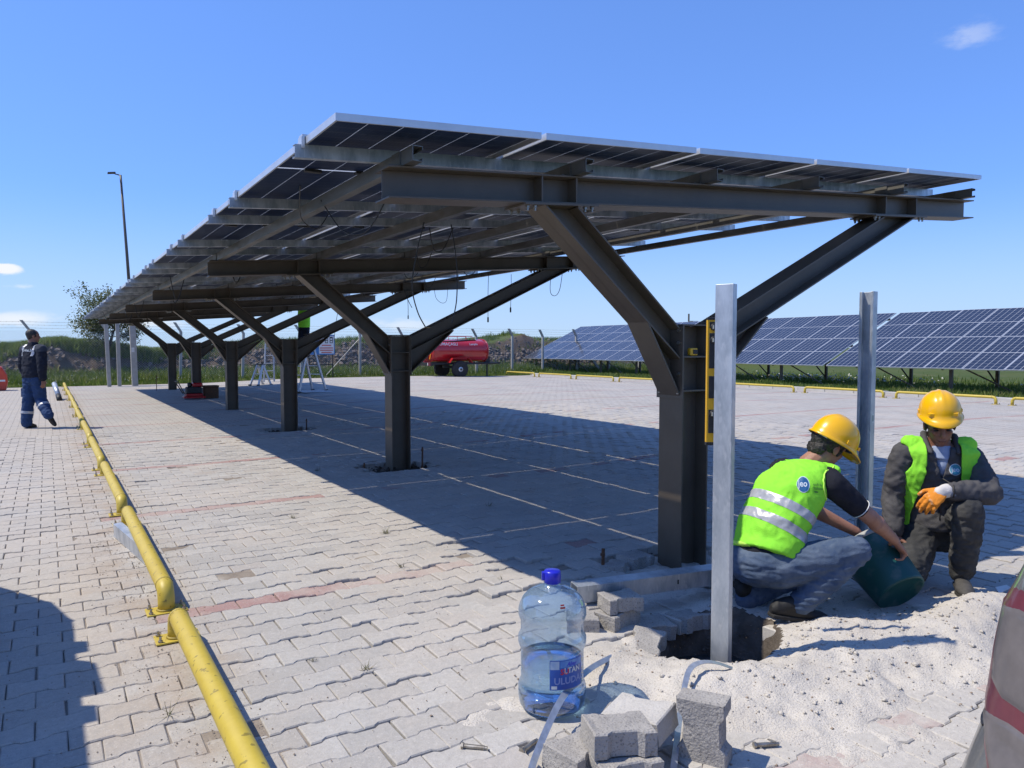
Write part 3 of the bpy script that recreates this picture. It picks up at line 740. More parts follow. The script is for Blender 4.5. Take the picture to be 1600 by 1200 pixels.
# DC cables hanging from the rails
def hang(pts, r=.004, plug=False):
    mb = MB(); P = [Vector(p) for p in pts]; out = []
    n = 8
    for i in range(len(P)-1):
        p0 = P[max(i-1,0)]; p1 = P[i]; p2 = P[i+1]; p3 = P[min(i+2,len(P)-1)]
        for k in range(n):
            t = k/n; out.append(.5*((2*p1)+(p2-p0)*t+(2*p0-5*p1+4*p2-p3)*t*t+(3*p1-p0-3*p2+p3)*t**3))
    out.append(P[-1]); mb.tube(out, r, 6)
    if plug: mb.lathe([(.009,0),(.011,.01),(.011,.06),(.006,.07)], 8, P[-1]-Vector((0,0,.05)), (0,0,1))
    return mb.build('cable', M['black'], cp, smooth=True)
hang([(1.75,4.05,2.40),(1.70,4.2,2.20),(1.66,4.35,2.12),(1.60,4.55,2.17),(1.52,4.7,2.37)])
hang([(1.30,4.4,2.38),(1.45,4.9,2.28),(1.62,5.1,2.25),(1.75,5.25,2.38)])
hang([(2.06,4.3,2.22),(2.03,4.35,2.02),(2.02,4.4,1.82),(2.08,4.45,1.66),(2.16,4.5,1.56)])
hang([(2.36,4.5,2.26),(2.40,4.5,2.0),(2.40,4.5,1.75),(2.36,4.5,1.58)])
hang([(5.92,8.3,2.50),(5.87,8.28,2.28),(5.90,8.3,2.16),(5.98,8.3,2.14),(6.05,8.3,2.24),(6.10,8.3,2.52)])
hang([(5.28,8.35,2.40),(5.28,8.35,2.2),(5.27,8.35,1.94)], .0035, True)
hang([(4.90,8.3,2.40),(4.89,8.3,2.1),(4.89,8.3,1.80)], .0035, True)
hang([(6.24,12.6,2.55),(6.28,12.6,2.36),(6.40,12.6,2.27),(6.50,12.6,2.32),(6.53,12.6,2.56)])
hang([(5.68,12.6,2.5),(5.70,12.6,2.2),(5.70,12.6,2.0)], .0045, True)
hang([(5.62,12.6,2.5),(5.70,12.6,2.3),(5.78,12.6,2.16)], .006)
hang([(5.30,15.2,2.4),(5.22,15.2,2.0),(5.16,15.2,1.55)], .005)
for k in range(26):
    y = 6+rs.uniform(0, 20); x = rs.uniform(1.3, 6.6); z = rail_at(x)
    w = rs.uniform(.12, .35); h = rs.uniform(.05, .22)
    hang([(x,y,z),(x+w*.3,y+.05,z-h),(x+w*.7,y+.05,z-h*.9),(x+w,y,z+zs(x+w)-zs(x))], .005)
for (x, y, h) in ((1.7,13,.25),(1.55,17,.3),(1.9,9.4,.2),(1.62,20,.35),(1.75,23.5,.4),(1.45,11,.3)):
    z = rail_at(x); hang([(x,y,z),(x+.06,y,z-h),(x+.12,y+.1,z-h*.95),(x+.2,y+.1,z)], .006)
# ------------------------------------------------------------------ field of tilted tables beyond the kerb
def solar_table(start, n, label, legs=True):
    dY = Vector((-.054, -.9985, 0)).normalized(); nX = Vector((.9985, -.054, 0)).normalized(); A = Vector(start)
    up = nX*math.cos(R_(25)) + Vector((0,0,math.sin(R_(25)))); nrm = dY.cross(up); nrm = nrm if nrm.z > 0 else -nrm
    t = thing('solar_table', label, 'solar array', (A.x, A.y, 0), 0, None)
    t['group'] = 'tilted solar tables beyond the kerb'
    w, h, pw = 1.140, 2.26, 1.155
    rot = Matrix((dY, up, nrm)).transposed().to_4x4()
    f = MB()
    for (a, b_, c, d) in ((0,.018,0,h),(w-.018,w,0,h),(.018,w-.018,0,.018),(.018,w-.018,h-.018,h)): f.box(a, b_, c, d, -.035, 0)
    fme = f.mesh('solar_panel'); fme.materials.append(M['alu'])
    g = MB(); g.box(.0185, w-.0185, .0185, h-.0185, -.012, -.003); gme = g.mesh('cell_sheet'); gme.materials.append(M['pv_field'])
    for i in range(n):
        for j in range(2):
            o = link('solar_panel', fme, None, t); p = A + dY*(i*pw) + up*(j*(h+.03)) + nrm*(rs.gauss(0,.003))
            o.matrix_local = Matrix.Translation(p-Vector(t.location)) @ rot
            link('cell_sheet', gme, None, o)
    L_ = n*pw
    for s in (.45, 1.75, 2.75, 4.1):
        b = MB(); c = A + up*s - nrm*.075 + dY*(L_/2); b.obox(c, dY*(L_/2), up*.025, nrm*.035); b.build('table_purlin', M['steel'], t)
    k = 0; y = 1.0
    while y < L_:
        for s, nm in ((.75, 'leg'), (3.6, 'leg')):
            p = A + dY*y + up*s - nrm*.11; l = MB(); l.obox((p.x, p.y, p.z/2-.1), dY*.05, nX*.035, (0,0,p.z/2+.1)); l.build(nm, M['steel'], t)
        p = A + dY*y + up*.2 - nrm*.14; q = A + dY*y + up*4.3 - nrm*.14; r = MB(); r.tube([p, q], .035, 6); r.build('rafter', M['steel'], t)
        a = A + dY*y + up*.75; b_ = A + dY*y + up*3.6
        s_ = MB(); s_.tube([(b_.x, b_.y, .25), tuple(A + dY*y + up*1.9 - nrm*.16)], .028, 6); s_.build('brace', M['steel'], t); s_ = MB(); s_.tube([(a.x+.02, a.y, a.z-.15), tuple(Vector((a.x,a.y,.1)) + dY*1.9)], .026, 6); s_.build('brace', M['steel'], t)
        y += 2.9
    return t
solar_table((24.0, 36.6, .80), 18, 'far tilted solar table of two panel rows, its left end by the fence')
solar_table((24.0-.054*20.93, 36.6-.9985*20.93, .80), 12, 'near tilted solar table of two panel rows, beyond the step in the array')
# ------------------------------------------------------------------ bank behind the fence
def bank_top(x):
    x = np.asarray(x, float)
    pts = [(-60,1.2),(-8,1.25),(-3,1.35),(-1,1.45),(.3,1.62),(1.8,1.55),(3.2,1.25),(4.2,1.12),(6,1.18),(8,1.5),(10,1.72),(12.5,1.62),(15.5,1.85),(20,1.75),(22.5,1.78),(23.6,1.95),(24.8,2.25),(26,1.95),(30,1.8),(60,1.7)]
    return np.interp(x, *zip(*pts)) + .10*fbm(x*.9, x*0+3, 3)
def bank_z(X, Y):
    Y2 = Y + .5*fbm(X*.5, Y*.5, 2)
    foot = -.05 + .28*np.clip((Y2-33.6)/2.6, 0, 1)
    k = np.clip((Y2-36.3)/1.5, 0, 1); k = k*k*(3-2*k)
    t = bank_top(X); z = foot + (t-foot)*k
    z = z - np.clip((Y-39.5)/30, 0, 1)*1.1
    rough = np.clip(1-np.abs(Y2-37.0)/1.3, 0, 1)
    return z + .05*fbm(X*2, Y*2, 3) + .14*rough*fbm(X*2.2, Y*2.2, 3)
def bank_material():
    m = bpy.data.materials.new('bank_soil'); m.use_nodes = True; N, L = nodes(m); b = N['Principled BSDF']; b.inputs['Roughness'].default_value = .95; b.inputs['Specular IOR Level'].default_value = .1
    ge = N.new('ShaderNodeNewGeometry'); sp = N.new('ShaderNodeSeparateXYZ'); L.new(ge.outputs['Normal'], sp.inputs[0])
    n1 = N.new('ShaderNodeTexNoise'); n1.inputs['Scale'].default_value = 2.2; n1.inputs['Detail'].default_value = 7; L.new(ge.outputs['Position'], n1.inputs['Vector'])
    a = N.new('ShaderNodeMixRGB'); a.inputs[1].default_value = (.085,.062,.045,1); a.inputs[2].default_value = (.16,.125,.095,1); L.new(n1.outputs['Fac'], a.inputs[0])
    g = N.new('ShaderNodeMixRGB'); g.inputs[1].default_value = (.055,.085,.022,1); g.inputs[2].default_value = (.10,.12,.04,1); L.new(n1.outputs['Fac'], g.inputs[0])
    ad = N.new('ShaderNodeMath'); ad.operation = 'MULTIPLY_ADD'; ad.inputs[1].default_value = .5; L.new(n1.outputs['Fac'], ad.inputs[0]); L.new(sp.outputs['Z'], ad.inputs[2])
    mr = N.new('ShaderNodeMapRange'); mr.inputs['From Min'].default_value = 1.02; mr.inputs['From Max'].default_value = 1.2; L.new(ad.outputs[0], mr.inputs['Value'])
    x = N.new('ShaderNodeMixRGB'); L.new(mr.outputs[0], x.inputs[0]); L.new(a.outputs[0], x.inputs[1]); L.new(g.outputs[0], x.inputs[2]); L.new(x.outputs[0], b.inputs['Base Color'])
    bp = N.new('ShaderNodeBump'); bp.inputs['Strength'].default_value = 1; bp.inputs['Distance'].default_value = .08; L.new(n1.outputs['Fac'], bp.inputs['Height']); L.new(bp.outputs[0], b.inputs['Normal'])
    return m
bk = grid_mesh('earth_bank', np.arange(-30, 48, .22), np.concatenate([np.arange(31.25, 40, .16), np.arange(40, 75, 1.2)]), bank_z, bank_material()); tag(bk, kind='structure')
def verge_z(X, Y): return .03 + .03*fbm(X, Y, 3)
vg = grid_mesh('grass_verge', np.arange(21.3, 48, .5), np.arange(-4, 31.9, .5), verge_z, M['field']); tag(vg, kind='structure')
# rocks showing in the cut face
rv = []; rf = []
def rock(x, y, z, r):
    o = len(rv); a = rs.uniform(0, 6.28); ca, sa = math.cos(a), math.sin(a); sq = rs.uniform(.5, .95)
    dirs = []
    for i in range(3):
        ph = (-.9, 0.05, .85)[i]
        for k in range(6):
            t = k*1.047 + i*.5; q = r*rs.uniform(.72, 1.2); dx, dy, dz = math.cos(t)*math.cos(ph)*q, math.sin(t)*math.cos(ph)*q*.8, math.sin(ph)*q*sq
            rv.append((x+dx*ca-dy*sa, y+dx*sa+dy*ca, z+dz))
    rv.append((x, y, z+r*sq)); rv.append((x, y, z-r*sq))
    for i in range(2):
        for k in range(6): rf.append((o+i*6+k, o+i*6+(k+1) % 6, o+(i+1)*6+(k+1) % 6, o+(i+1)*6+k))
    for k in range(6): rf.append((o+12+k, o+12+(k+1) % 6, o+18)); rf.append((o+(k+1) % 6, o+k, o+19))
for _ in range(2600):
    x = rs.uniform(-6, 30); y = 36.9 + rs.gauss(0, .38)
    dens = .45 if x < 1 else (.35 if x < 5 else 1.0)
    if rs.random() > dens: continue
    rock(x, y, float(bank_z(np.array([x]), np.array([y]))[0]), rs.choice((.05,.07,.09,.12,.17)))
me = bpy.data.meshes.new('bank_rocks'); me.from_pydata(rv, [], rf)
tag(link('bank_rocks', me, M['rock']), kind='stuff')
# ------------------------------------------------------------------ grass
def grass_mat(name, c1, c2, c3):
    m = bpy.data.materials.new(name); m.use_nodes = True; N, L = nodes(m); b = N['Principled BSDF']; out = N['Material Output']
    b.inputs['Roughness'].default_value = .55; b.inputs['Specular IOR Level'].default_value = .25
    at = N.new('ShaderNodeAttribute'); at.attribute_name = 'rnd'
    cr = N.new('ShaderNodeValToRGB'); e = cr.color_ramp.elements; e[0].color = (*c1, 1); e[1].color = (*c3, 1); q = e.new(.6); q.color = (*c2, 1)
    L.new(at.outputs['Fac'], cr.inputs[0]); L.new(cr.outputs[0], b.inputs['Base Color'])
    tl = N.new('ShaderNodeBsdfTranslucent'); L.new(cr.outputs[0], tl.inputs['Color']); mx = N.new('ShaderNodeMixShader'); mx.inputs[0].default_value = .5
    L.new(b.outputs[0], mx.inputs[1]); L.new(tl.outputs[0], mx.inputs[2]); L.new(mx.outputs[0], out.inputs['Surface'])
    return m
M['grass'] = grass_mat('grass_blades', (.085,.135,.022), (.15,.21,.04), (.33,.32,.13))
M['flower'] = pm('white_flower', (.7,.7,.62), None, rough=.8)
def blades(name, x, y, z, h, w, mat, seed=1):
    n = len(x); g = np.random.default_rng(seed); a = g.uniform(0, 2*np.pi, n); lean = g.uniform(.05, .75, n)*h; la = g.uniform(0, 2*np.pi, n)
    bx, by = np.cos(a)*w, np.sin(a)*w
    v = np.empty((n, 5, 3))
    v[:,0] = np.stack([x-bx, y-by, z-.03], 1); v[:,1] = np.stack([x+bx, y+by, z-.03], 1)
    mx, my = x+np.cos(la)*lean*.35, y+np.sin(la)*lean*.35
    v[:,2] = np.stack([mx+bx*.8, my+by*.8, z+h*.55], 1); v[:,3] = np.stack([mx-bx*.8, my-by*.8, z+h*.55], 1)
    v[:,4] = np.stack([x+np.cos(la)*lean, y+np.sin(la)*lean, z+h], 1)
    me = bpy.data.meshes.new(name); i = np.arange(n)*5
    me.vertices.add(n*5); me.vertices.foreach_set('co', v.astype('f').ravel())
    loops = np.concatenate([np.stack([i,i+1,i+2,i+3], 1), np.stack([i+3,i+2,i+4], 1)], 1).astype('i')     # per blade: quad + tri
    me.loops.add(n*7); me.loops.foreach_set('vertex_index', loops.ravel())
    me.polygons.add(n*2); st = np.empty((n,2), 'i'); st[:,0] = np.arange(n)*7; st[:,1] = np.arange(n)*7+4
    me.polygons.foreach_set('loop_start', st.ravel()); me.update(calc_edges=True)
    r = np.clip(g.random(n)*.75 + .5*fbm(x*.8, y*.8, 3) + .1, 0, 1); set_attr(me, 'rnd', np.repeat(r, 2))
    return tag(link(name, me, mat), kind='stuff')
g = np.random.default_rng(5)
X = g.uniform(-8, 34, 70000); Y = np.where(g.random(70000) < .62, g.uniform(31.35, 36.6, 70000), g.uniform(37.2, 41.5, 70000))
fall = fbm(X*.5, Y*.5, 3)
keep = (fall > -.35) | (Y < 36)
X, Y = X[keep], Y[keep]; n = len(X)
H = np.where(Y < 33.2, g.uniform(.05, .20, n), np.where(Y < 36.7, g.uniform(.12, .42, n), g.uniform(.12, .34, n)))*(1+.6*fbm(X*.7, Y*.7, 2))
blades('bank_grass', X, Y, bank_z(X, Y), H, g.uniform(.008, .02, n), M['grass'], 2)
X = g.uniform(-3, 6.5, 16000); Y = g.uniform(37.2, 39.2, 16000); H = g.uniform(.12, .36, 16000)            # taller growth on the left of the bank
blades('tall_grass', X, Y, bank_z(X, Y), H, g.uniform(.010, .022, 16000), grass_mat('painted_sun_grass', (.12,.18,.035), (.20,.26,.06), (.42,.40,.18)), 3)  # lighter copy of the grass, sunlight put into the blade colours
X = 21.4 + np.abs(g.normal(0, 4.5, 46000)); Y = g.uniform(3, 36, 46000); H = g.uniform(.04, .20, 46000)*(1+.8*fbm(X*.6, Y*.6, 2))
blades('verge_grass', X, Y, .03+0*X, H, g.uniform(.008, .02, 46000), M['grass'], 4)
fl = []
for _ in range(900):
    x = rs.uniform(-6, 24); y = rs.uniform(32.3, 36.2); fl.append((x, y, float(bank_z(np.array([x]), np.array([y]))[0])+rs.uniform(.1,.3), .018))
for _ in range(260):
    x = rs.gauss(27, 1.2); y = rs.gauss(19, 2.2); fl.append((x, y, rs.uniform(.05,.3), .05))
pebbles('wild_flowers', fl, M['flower'])
# ------------------------------------------------------------------ tree behind the fence
def small_tree(base, H_, seed, label):
    r = random.Random(seed); t = thing('tree', label, 'tree', base)
    tr = MB(); leaves_c = []
    def branch(p, d, l, rad, lev):
        pts = [p]; q = Vector(p); dd = Vector(d)
        for i in range(5):
            dd = (dd + Vector((r.gauss(0,.16), r.gauss(0,.16), r.gauss(.03,.10)))).normalized(); q = q + dd*l/5; pts.append(tuple(q))
            if lev >= 2 or (lev == 1 and i > 1):
                for _ in range(2 if lev >= 2 else 1): leaves_c.append(q + Vector((r.gauss(0,.10), r.gauss(0,.10), r.gauss(0,.08))))
            if lev < 3 and i >= (1 if lev else 1):
                for _ in range(2 if lev < 2 else 1):
                    a = r.uniform(0, 6.28); o = dd.orthogonal().normalized(); o2 = dd.cross(o)
                    nd = (dd*r.uniform(.35,.8) + (o*math.cos(a)+o2*math.sin(a))*r.uniform(.6,1.0) + Vector((0,0,.12))).normalized()
                    branch(tuple(q), tuple(nd), l*r.uniform(.45,.68), rad*.5*(1-i*.1), lev+1)
        tr.tube(pts, [rad*(1-.15*i) for i in range(6)], 5 if lev else 7)
    for k in range(3):
        a = k*2.1+.4; branch(tuple(Vector(base)-Vector((0,0,.1))), (math.cos(a)*.45, math.sin(a)*.3, 1), H_*.62, .055, 0)
    tr.build('trunk', M['bark'], t)
    v = []; f = []; rnd = []
    for c in leaves_c:
        o = len(v); n = Vector((r.gauss(0,1), r.gauss(0,1), r.gauss(.4,1))).normalized(); u = n.orthogonal().normalized(); w = n.cross(u); s = r.uniform(.025, .05); a = r.uniform(0, 6.28); u, w = u*math.cos(a)+w*math.sin(a), w*math.cos(a)-u*math.sin(a)
        c = c - Vector(base)
        v += [tuple(c-u*s*1.3), tuple(c+w*s*.7), tuple(c+u*s*1.3), tuple(c-w*s*.7)]; f.append((o,o+1,o+2,o+3)); rnd.append(r.random())
    me = bpy.data.meshes.new('crown'); me.from_pydata(v, [], f); set_attr(me, 'rnd', rnd)
    c = link('crown', me, grass_mat('tree_leaves', (.07,.095,.03), (.13,.15,.055), (.30,.30,.17)), t); return t
small_tree((2.25, 37.3, .9), 3.0, 11, 'small sparse tree with thin branches growing on the bank behind the fence')
# ------------------------------------------------------------------ fence
fn = thing('chain_link_fence', 'chain-link fence with barbed wire on bent concrete posts along the grassy bank', 'fence', (10, 34, 0))
FX = [-8.6,-5.9,-3.2,-.53,2.1,4.8,7.34,10.0,12.82,15.03,17.2,19.34,21.55,23.6,26.0,28.4,30.8]
pst = MB(); pst.box(-.055,.055,-.055,.055,-.2,2.05)
q = [(-.055,-.055,2.05),(.055,-.055,2.05),(.055,.055,2.05),(-.055,.055,2.05)]; t_ = [(p[0]-.26, p[1]-.06, 2.44) for p in q]
pst.add(q+t_, [(0,3,2,1),(4,5,6,7),(0,1,5,4),(1,2,6,5),(2,3,7,6),(3,0,4,7)])
pm_ = pst.mesh('post'); pm_.materials.append(M['concrete'])
for x in FX:
    o = link('post', pm_, None, fn, .008); o.location = (x-10, rs.gauss(0,.02), rs.uniform(-.03,.06)); o.rotation_euler = (rs.gauss(0,.01), rs.gauss(0,.012), 0)
for (x, dx) in ((12.7, -1.75), (26.1, 1.7)):
    b = MB(); b.obox((x+dx/2, 33.93, .86), Vector((-dx/2, 0, .92)), Vector((.045,0,.045)), (0,.045,0)); b.build('brace', M['concrete'], fn)
wr = MB(); sp_, h0, h1 = .085, .08, 2.03
def wire(mb, p, q, r):
    p, q = Vector(p), Vector(q); d = (q-p).normalized(); u = Vector((0,1,0)); w = d.cross(u).normalized()
    v = []
    for c in (p, q):
        for k in range(3):
            a = k*2.094; v.append(c + (u*math.cos(a)+w*math.sin(a))*r)
    mb.add(v, [(0,1,4,3),(1,2,5,4),(2,0,3,5)])
x = -9.5
while x < 31:
    wire(wr, (x, 34.07, h0), (x+(h1-h0), 34.07, h1), .0022); wire(wr, (x+(h1-h0), 34.075, h0), (x, 34.075, h1), .0022); x += sp_*1.18
wr.build('wire_mesh', M['galv'], fn)['kind'] = 'stuff'
for k in range(len(FX)-1):
    for (z, dx, r) in ((2.06, 0, .003), (1.2, 0, .003), (2.18, -.09, .0045), (2.30, -.17, .0045), (2.42, -.25, .0045)):
        b = MB(); a, c = FX[k]+dx, FX[k+1]+dx; m_ = (a+c)/2; b.tube([(a,33.98,z),((a+m_)/2,33.98,z-.012),(m_,33.98,z-.018),((c+m_)/2,33.98,z-.012),(c,33.98,z)], r, 4)
        if z > 2.1:
            for i in range(14):
                xx = a+(c-a)*(i+.5)/14; b.tube([(xx-.012,33.97,z-.03),(xx+.012,33.99,z+.012)], .003, 3)
        b.build('barbed_wire' if z > 2.1 else 'tie_wire', M['galv_dull'], fn)
# ------------------------------------------------------------------ poles and posts
def concrete_post(x, y, h, w, lean, label, holes=False):
    m = MB(); m.obox((x+lean/2, y, h/2), (w/2,0,0), (0,w/2,0), (lean/2,0,h/2))
    o = m.build('concrete_post', M['concrete'], None, (x,y,0), bevel=.008); return tag(o, label, 'post', 'bare concrete posts by the light pole')
concrete_post(1.90, 30.3, 2.28, .125, -.06, 'left one of two bare concrete posts standing side by side under the roof end')
concrete_post(2.24, 30.5, 2.30, .125, -.02, 'right one of two bare concrete posts standing side by side under the roof end')
lp = thing('street_lamp', 'tall dark grey light pole with a short lamp arm behind the carport', 'lamp post', (2.72, 30.6, 0))
m = MB(); m.tube([(2.72,30.6,2.2),(2.60,30.6,4.9),(2.46,30.6,7.72)], [.062,.052,.038], 10); m.build('pole', M['steel'], lp, smooth=True)
m = MB(); m.obox((2.74,30.6,1.1), (.10,0,0), (0,.10,0), (-.02,0,1.12)); m.build('base', M['concrete'], lp, bevel=.01)
m = MB(); m.box(2.66,2.76,30.474,30.479,1.25,1.42); m.build('number_plate', M['white'], lp)
m = MB(); m.tube([(2.46,30.6,7.70),(2.27,30.6,7.74)], .022, 8); a = m.build('arm', M['steel'], lp, smooth=True)
m = MB(); m.obox((2.17,30.6,7.755), (.13,0,.02), (0,.08,0), (0,0,.03)); m.build('lamp_head', M['steel'], a, bevel=.015)
cm = thing('camera_pole', 'thin dark pole with a small camera on a side bracket beyond the solar tables', 'camera pole', (40, 38.8, 0))
m = MB(); m.tube([(40,38.8,-.2),(40,38.8,3.9)], .06, 8); m.build('pole', M['steel'], cm)
m = MB(); m.tube([(40,38.8,3.35),(40.35,38.6,3.35)], .03, 6); a = m.build('bracket', M['steel'], cm)
m = MB(); m.obox((40.42,38.56,3.30), (.17,-.08,0), (.04,.08,0), (0,0,.07)); m.build('camera', M['white'], a)
# ------------------------------------------------------------------ text helper
def text_mesh(body, size, bold=False, extrude=0.0005, shear=0.):
    c = bpy.data.curves.new('t', 'FONT'); c.body = body; c.size = size; c.align_x = 'CENTER'; c.align_y = 'CENTER'; c.extrude = extrude; c.shear = shear; c.resolution_u = 2
    if bold: c.offset = size*.02
    o = bpy.data.objects.new('t', c); COL.objects.link(o); me = baked(o); bpy.data.objects.remove(o); bpy.data.curves.remove(c)
    me.materials.clear(); return me
def text_at(name, body, size, mat, parent, c, right, up, bold=False, shear=0.):
    me = text_mesh(body, size, bold, shear=shear); r, u = Vector(right).normalized(), Vector(up).normalized(); n = r.cross(u)
    ob = link(name, me, mat, parent); T_ = Matrix((r, u, n)).transposed().to_4x4()
    ob.matrix_local = Matrix.Translation(Vector(c)-Vector(org(parent))) @ T_; return ob
# ------------------------------------------------------------------ safety sign
sg = thing('sign_board', 'blue and white safety notice board on thin black legs in front of the bank', 'sign', (10.5, 32.6, 0))
m = MB(); m.box(9.87,10.33,32.60,32.63,1.10,2.00); m.build('blue_panel', M['blue_sign'], sg)
m = MB(); m.box(10.335,11.10,32.60,32.63,1.10,2.00); wp = m.build('white_panel', M['white'], sg)
m = MB()
for (a, b_, c, d) in ((10.335,11.10,1.10,1.145),(10.335,11.10,1.955,2.0),(10.335,10.37,1.145,1.955),(11.065,11.10,1.145,1.955)): m.box(a,b_,32.592,32.5995,c,d)
m.build('border', M['blue_sign'], wp)
for i, (x, mt) in enumerate(((10.47,'red'),(10.72,'black'),(10.94,'black'))):
    m = MB(); m.box(x-.07,x+.07,32.594,32.5995,1.62,1.90); p = m.build('pictogram', M[mt], wp)
    m = MB(); m.lathe([(.045,0),(.045,.003),(.001,.003)], 12, (x,32.5935,1.80), (0,-1,0)); m.box(x-.04,x+.04,32.591,32.5935,1.65,1.72); m.build('figure', M['white'], p)
m = MB()
for z, w in ((1.52,.22),(1.40,.30),(1.30,.30),(1.20,.24)): m.box(10.72-w,10.72+w,32.594,32.5995,z-.022,z+.022)
m.build('text_line', pm('sign_text_red', (.5,.06,.06), None, rough=.5), wp)
m = MB(); m.lathe([(.15,0),(.15,.004),(.001,.004)], 18, (10.12,32.5985,1.68), (0,-1,0)); m.box(10.02,10.22,32.594,32.5985,1.30,1.55); m.build('emblem', pm('sign_emblem', (.45,.55,.62), (.12,.35,.6), 9, .5), sg)
m = MB()
for x in (9.95,11.02): m.box(x-.02,x+.02,32.64,32.68,-.1,2.0)
m.box(9.95,11.02,32.645,32.675,.62,.66); m.build('legs', M['black'], sg)
# ------------------------------------------------------------------ ladders
def a_ladder(loc, rz, h, spread, w, steps, label, plat=False):
    t = thing('step_ladder', label, 'ladder', loc, rz, 'aluminium ladders under the carport', False)
    for s in (-1, 1):
        for e in (-1, 1):
            m = MB(); wt, wb = w*.62/2, w/2
            m.obox((e*(wt+wb)/2, s*spread/4, h/2), (e*(wt-wb)/2, -s*spread/4, h/2), (.022,0,0), (0,.036,0)); m.build('rail', M['ladder'], t)
            m = MB(); m.box(e*wb-.03, e*wb+.03, s*spread/2-.05, s*spread/2+.05, 0, .06); m.build('foot', M['black'], t)
        for k in range(steps):
            f = (k+1)/(steps+.6); z = h*f; y = s*spread/2*(1-f); ww = (w+(w*.62-w)*f)/2
            m = MB(); m.box(-ww+.02, ww-.02, y-.04, y+.04, z-.012, z+.012); m.build('step', M['ladder'], t)
    m = MB(); m.box(-w*.31, w*.31, -.11, .11, h-.01, h+.02); m.build('top_cap', M['black'], t)
    return t
a_ladder((6.78, 22.65, .04), R_(-58), 1.78, 1.25, .55, 6, 'tall aluminium step ladder with the man in green standing on it')
a_ladder((6.62, 27.7, .02), R_(-60), .78, .62, .42, 3, 'low folding aluminium step ladder with black feet, left of the tall ladders')
t = thing('leaning_ladder', 'pale straight ladder leaning under the roof between the two step ladders', 'ladder', (7.55, 29.6, 0), 0, 'aluminium ladders under the carport')
for dx in (-.20, .20):
    m = MB(); m.tube([(7.4+dx*1.0,29.6,.02),(7.53+dx*.75,29.95,1.65)], .03, 6); m.build('rail', M['ladder'], t)
for k in range(5):
    z = .2+.3*k; f = z/1.65; m = MB(); m.tube([(7.4-.2+.07*f+.10*f,29.6+.35*f,z),(7.4+.2+.05*f,29.6+.35*f,z)], .018, 6); m.build('rung', M['ladder'], t)
tag(MB().box(6.5,7.4,21.9,23.1,.065,.072).build('dust_sheet', pm('dust_sheet', (.55,.55,.55), (.42,.43,.44), 3, .7), None, (6.9,22.5,.06)), 'pale crumpled sheet lying under the tall step ladder', 'sheet')
# ------------------------------------------------------------------ plate compactor and box
t = thing('plate_compactor', 'red petrol plate compactor with handle standing in the roof shade', 'machine', (3.40, 21.75, 0))
m = MB(); m.box(3.12,3.68,21.55,21.95,.03,.09); m.box(3.18,3.62,21.58,21.92,.09,.16); m.build('base_plate', M['red'], t, bevel=.02)
m = MB(); m.box(3.2,3.6,21.6,21.9,.161,.34); m.lathe([(.06,0),(.06,.12)], 12, (3.3,21.75,.34)); m.build('engine', M['black'], t, bevel=.03)
m = MB(); m.box(3.36,3.62,21.62,21.88,.345,.45); m.build('tank', M['red'], t, bevel=.03)
m = MB(); m.tube([(3.15,21.6,.15),(2.98,21.6,.5),(2.95,21.9,.5),(3.15,21.9,.15)], .015, 6); m.build('handle', M['steel'], t)
t = thing('tool_box', 'brown box standing on the paving beside the red plate compactor', 'box', (3.85, 21.9, 0))
m = MB(); m.box(3.68,4.06,21.78,22.1,.0,.30); m.build('body', M['rust'], t, bevel=.015); m = MB(); m.box(3.67,4.07,21.77,22.11,.303,.36); m.build('lid', M['rust'], t, bevel=.01)
# ------------------------------------------------------------------ yellow rails
def rail_mesh(L, r, h, rb):
    m = MB(); pts = [(0,0,.008),(0,0,h-rb)]
    for k in range(1, 7): a = R_(15*k); pts.append((0, rb-rb*math.cos(a), h-rb+rb*math.sin(a)))
    for k in range(7): a = R_(90-15*k); pts.append((0, L-rb+rb*math.cos(a), h-rb+rb*math.sin(a)))
    pts.append((0, L, .008)); m.tube(pts, r, 18); return m
def wheel_stop(loc, L, r, h, rb, label, group, protos={}):
    key = (L, r)
    if key not in protos:
        t = thing('wheel_stop_rail', label, 'wheel stop', loc, 0, group, False)
        rail_mesh(L, r, h, rb).build('pipe', M['yellow_pipe'], t, smooth=True)
        wb_ = MB()
        for y in (0, L): wb_.lathe([(r+.001,.008),(r+.008,.009),(r+.003,.016),(r+.0005,.018)], 18, (0,y,0), closed=False)
        for y in (rb, L-rb): wb_.lathe([(r+.0005,-.006),(r+.0028,-.003),(r+.0028,.003),(r+.0005,.006)], 18, (0,y,h), (0,1,0), closed=False)
        wb_.build('weld_bead', M['weld'], t, smooth=True)['kind'] = 'stuff'
        for y in (0, L):
            m = MB(); m.box(-.10,.10,y-.065,y+.065,0,.008); f = m.build('base_plate', M['yellow_pipe'], t, bevel=.002)
            m = MB()
            for sx in (-1,1):
                for sy in (-1,1): m.lathe([(.011,.008),(.011,.018),(.006,.019),(.006,.034)], 6, (sx*.08, y+sy*.045, 0))
            m.build('bolt', M['bolt'], f)['kind'] = 'stuff'
        protos[key] = t
    else:
        t = copy_tree(protos[key]); t.location = loc; t['label'] = label
    return t
nth = ['nearest', 'second', 'third', 'fourth', 'fifth', 'sixth', 'seventh', 'eighth', 'ninth', 'tenth', 'eleventh']
for k in range(11):
    wheel_stop((.508 + rs.gauss(0,.004), 1.58+2.715*k, 0), 2.28, .043, .122, .072, nth[k]+' yellow pipe rail bolted to the pavers in the long left row', 'yellow wheel-stop rails in the left row')
for k in range(9):
    wheel_stop((20.0 + rs.gauss(0,.02), 6.05+2.93*k, 0), 2.55, .036, .18, .085, nth[k]+' yellow pipe rail in the far row along the kerb, counted from the right', 'yellow wheel-stop rails along the kerb')
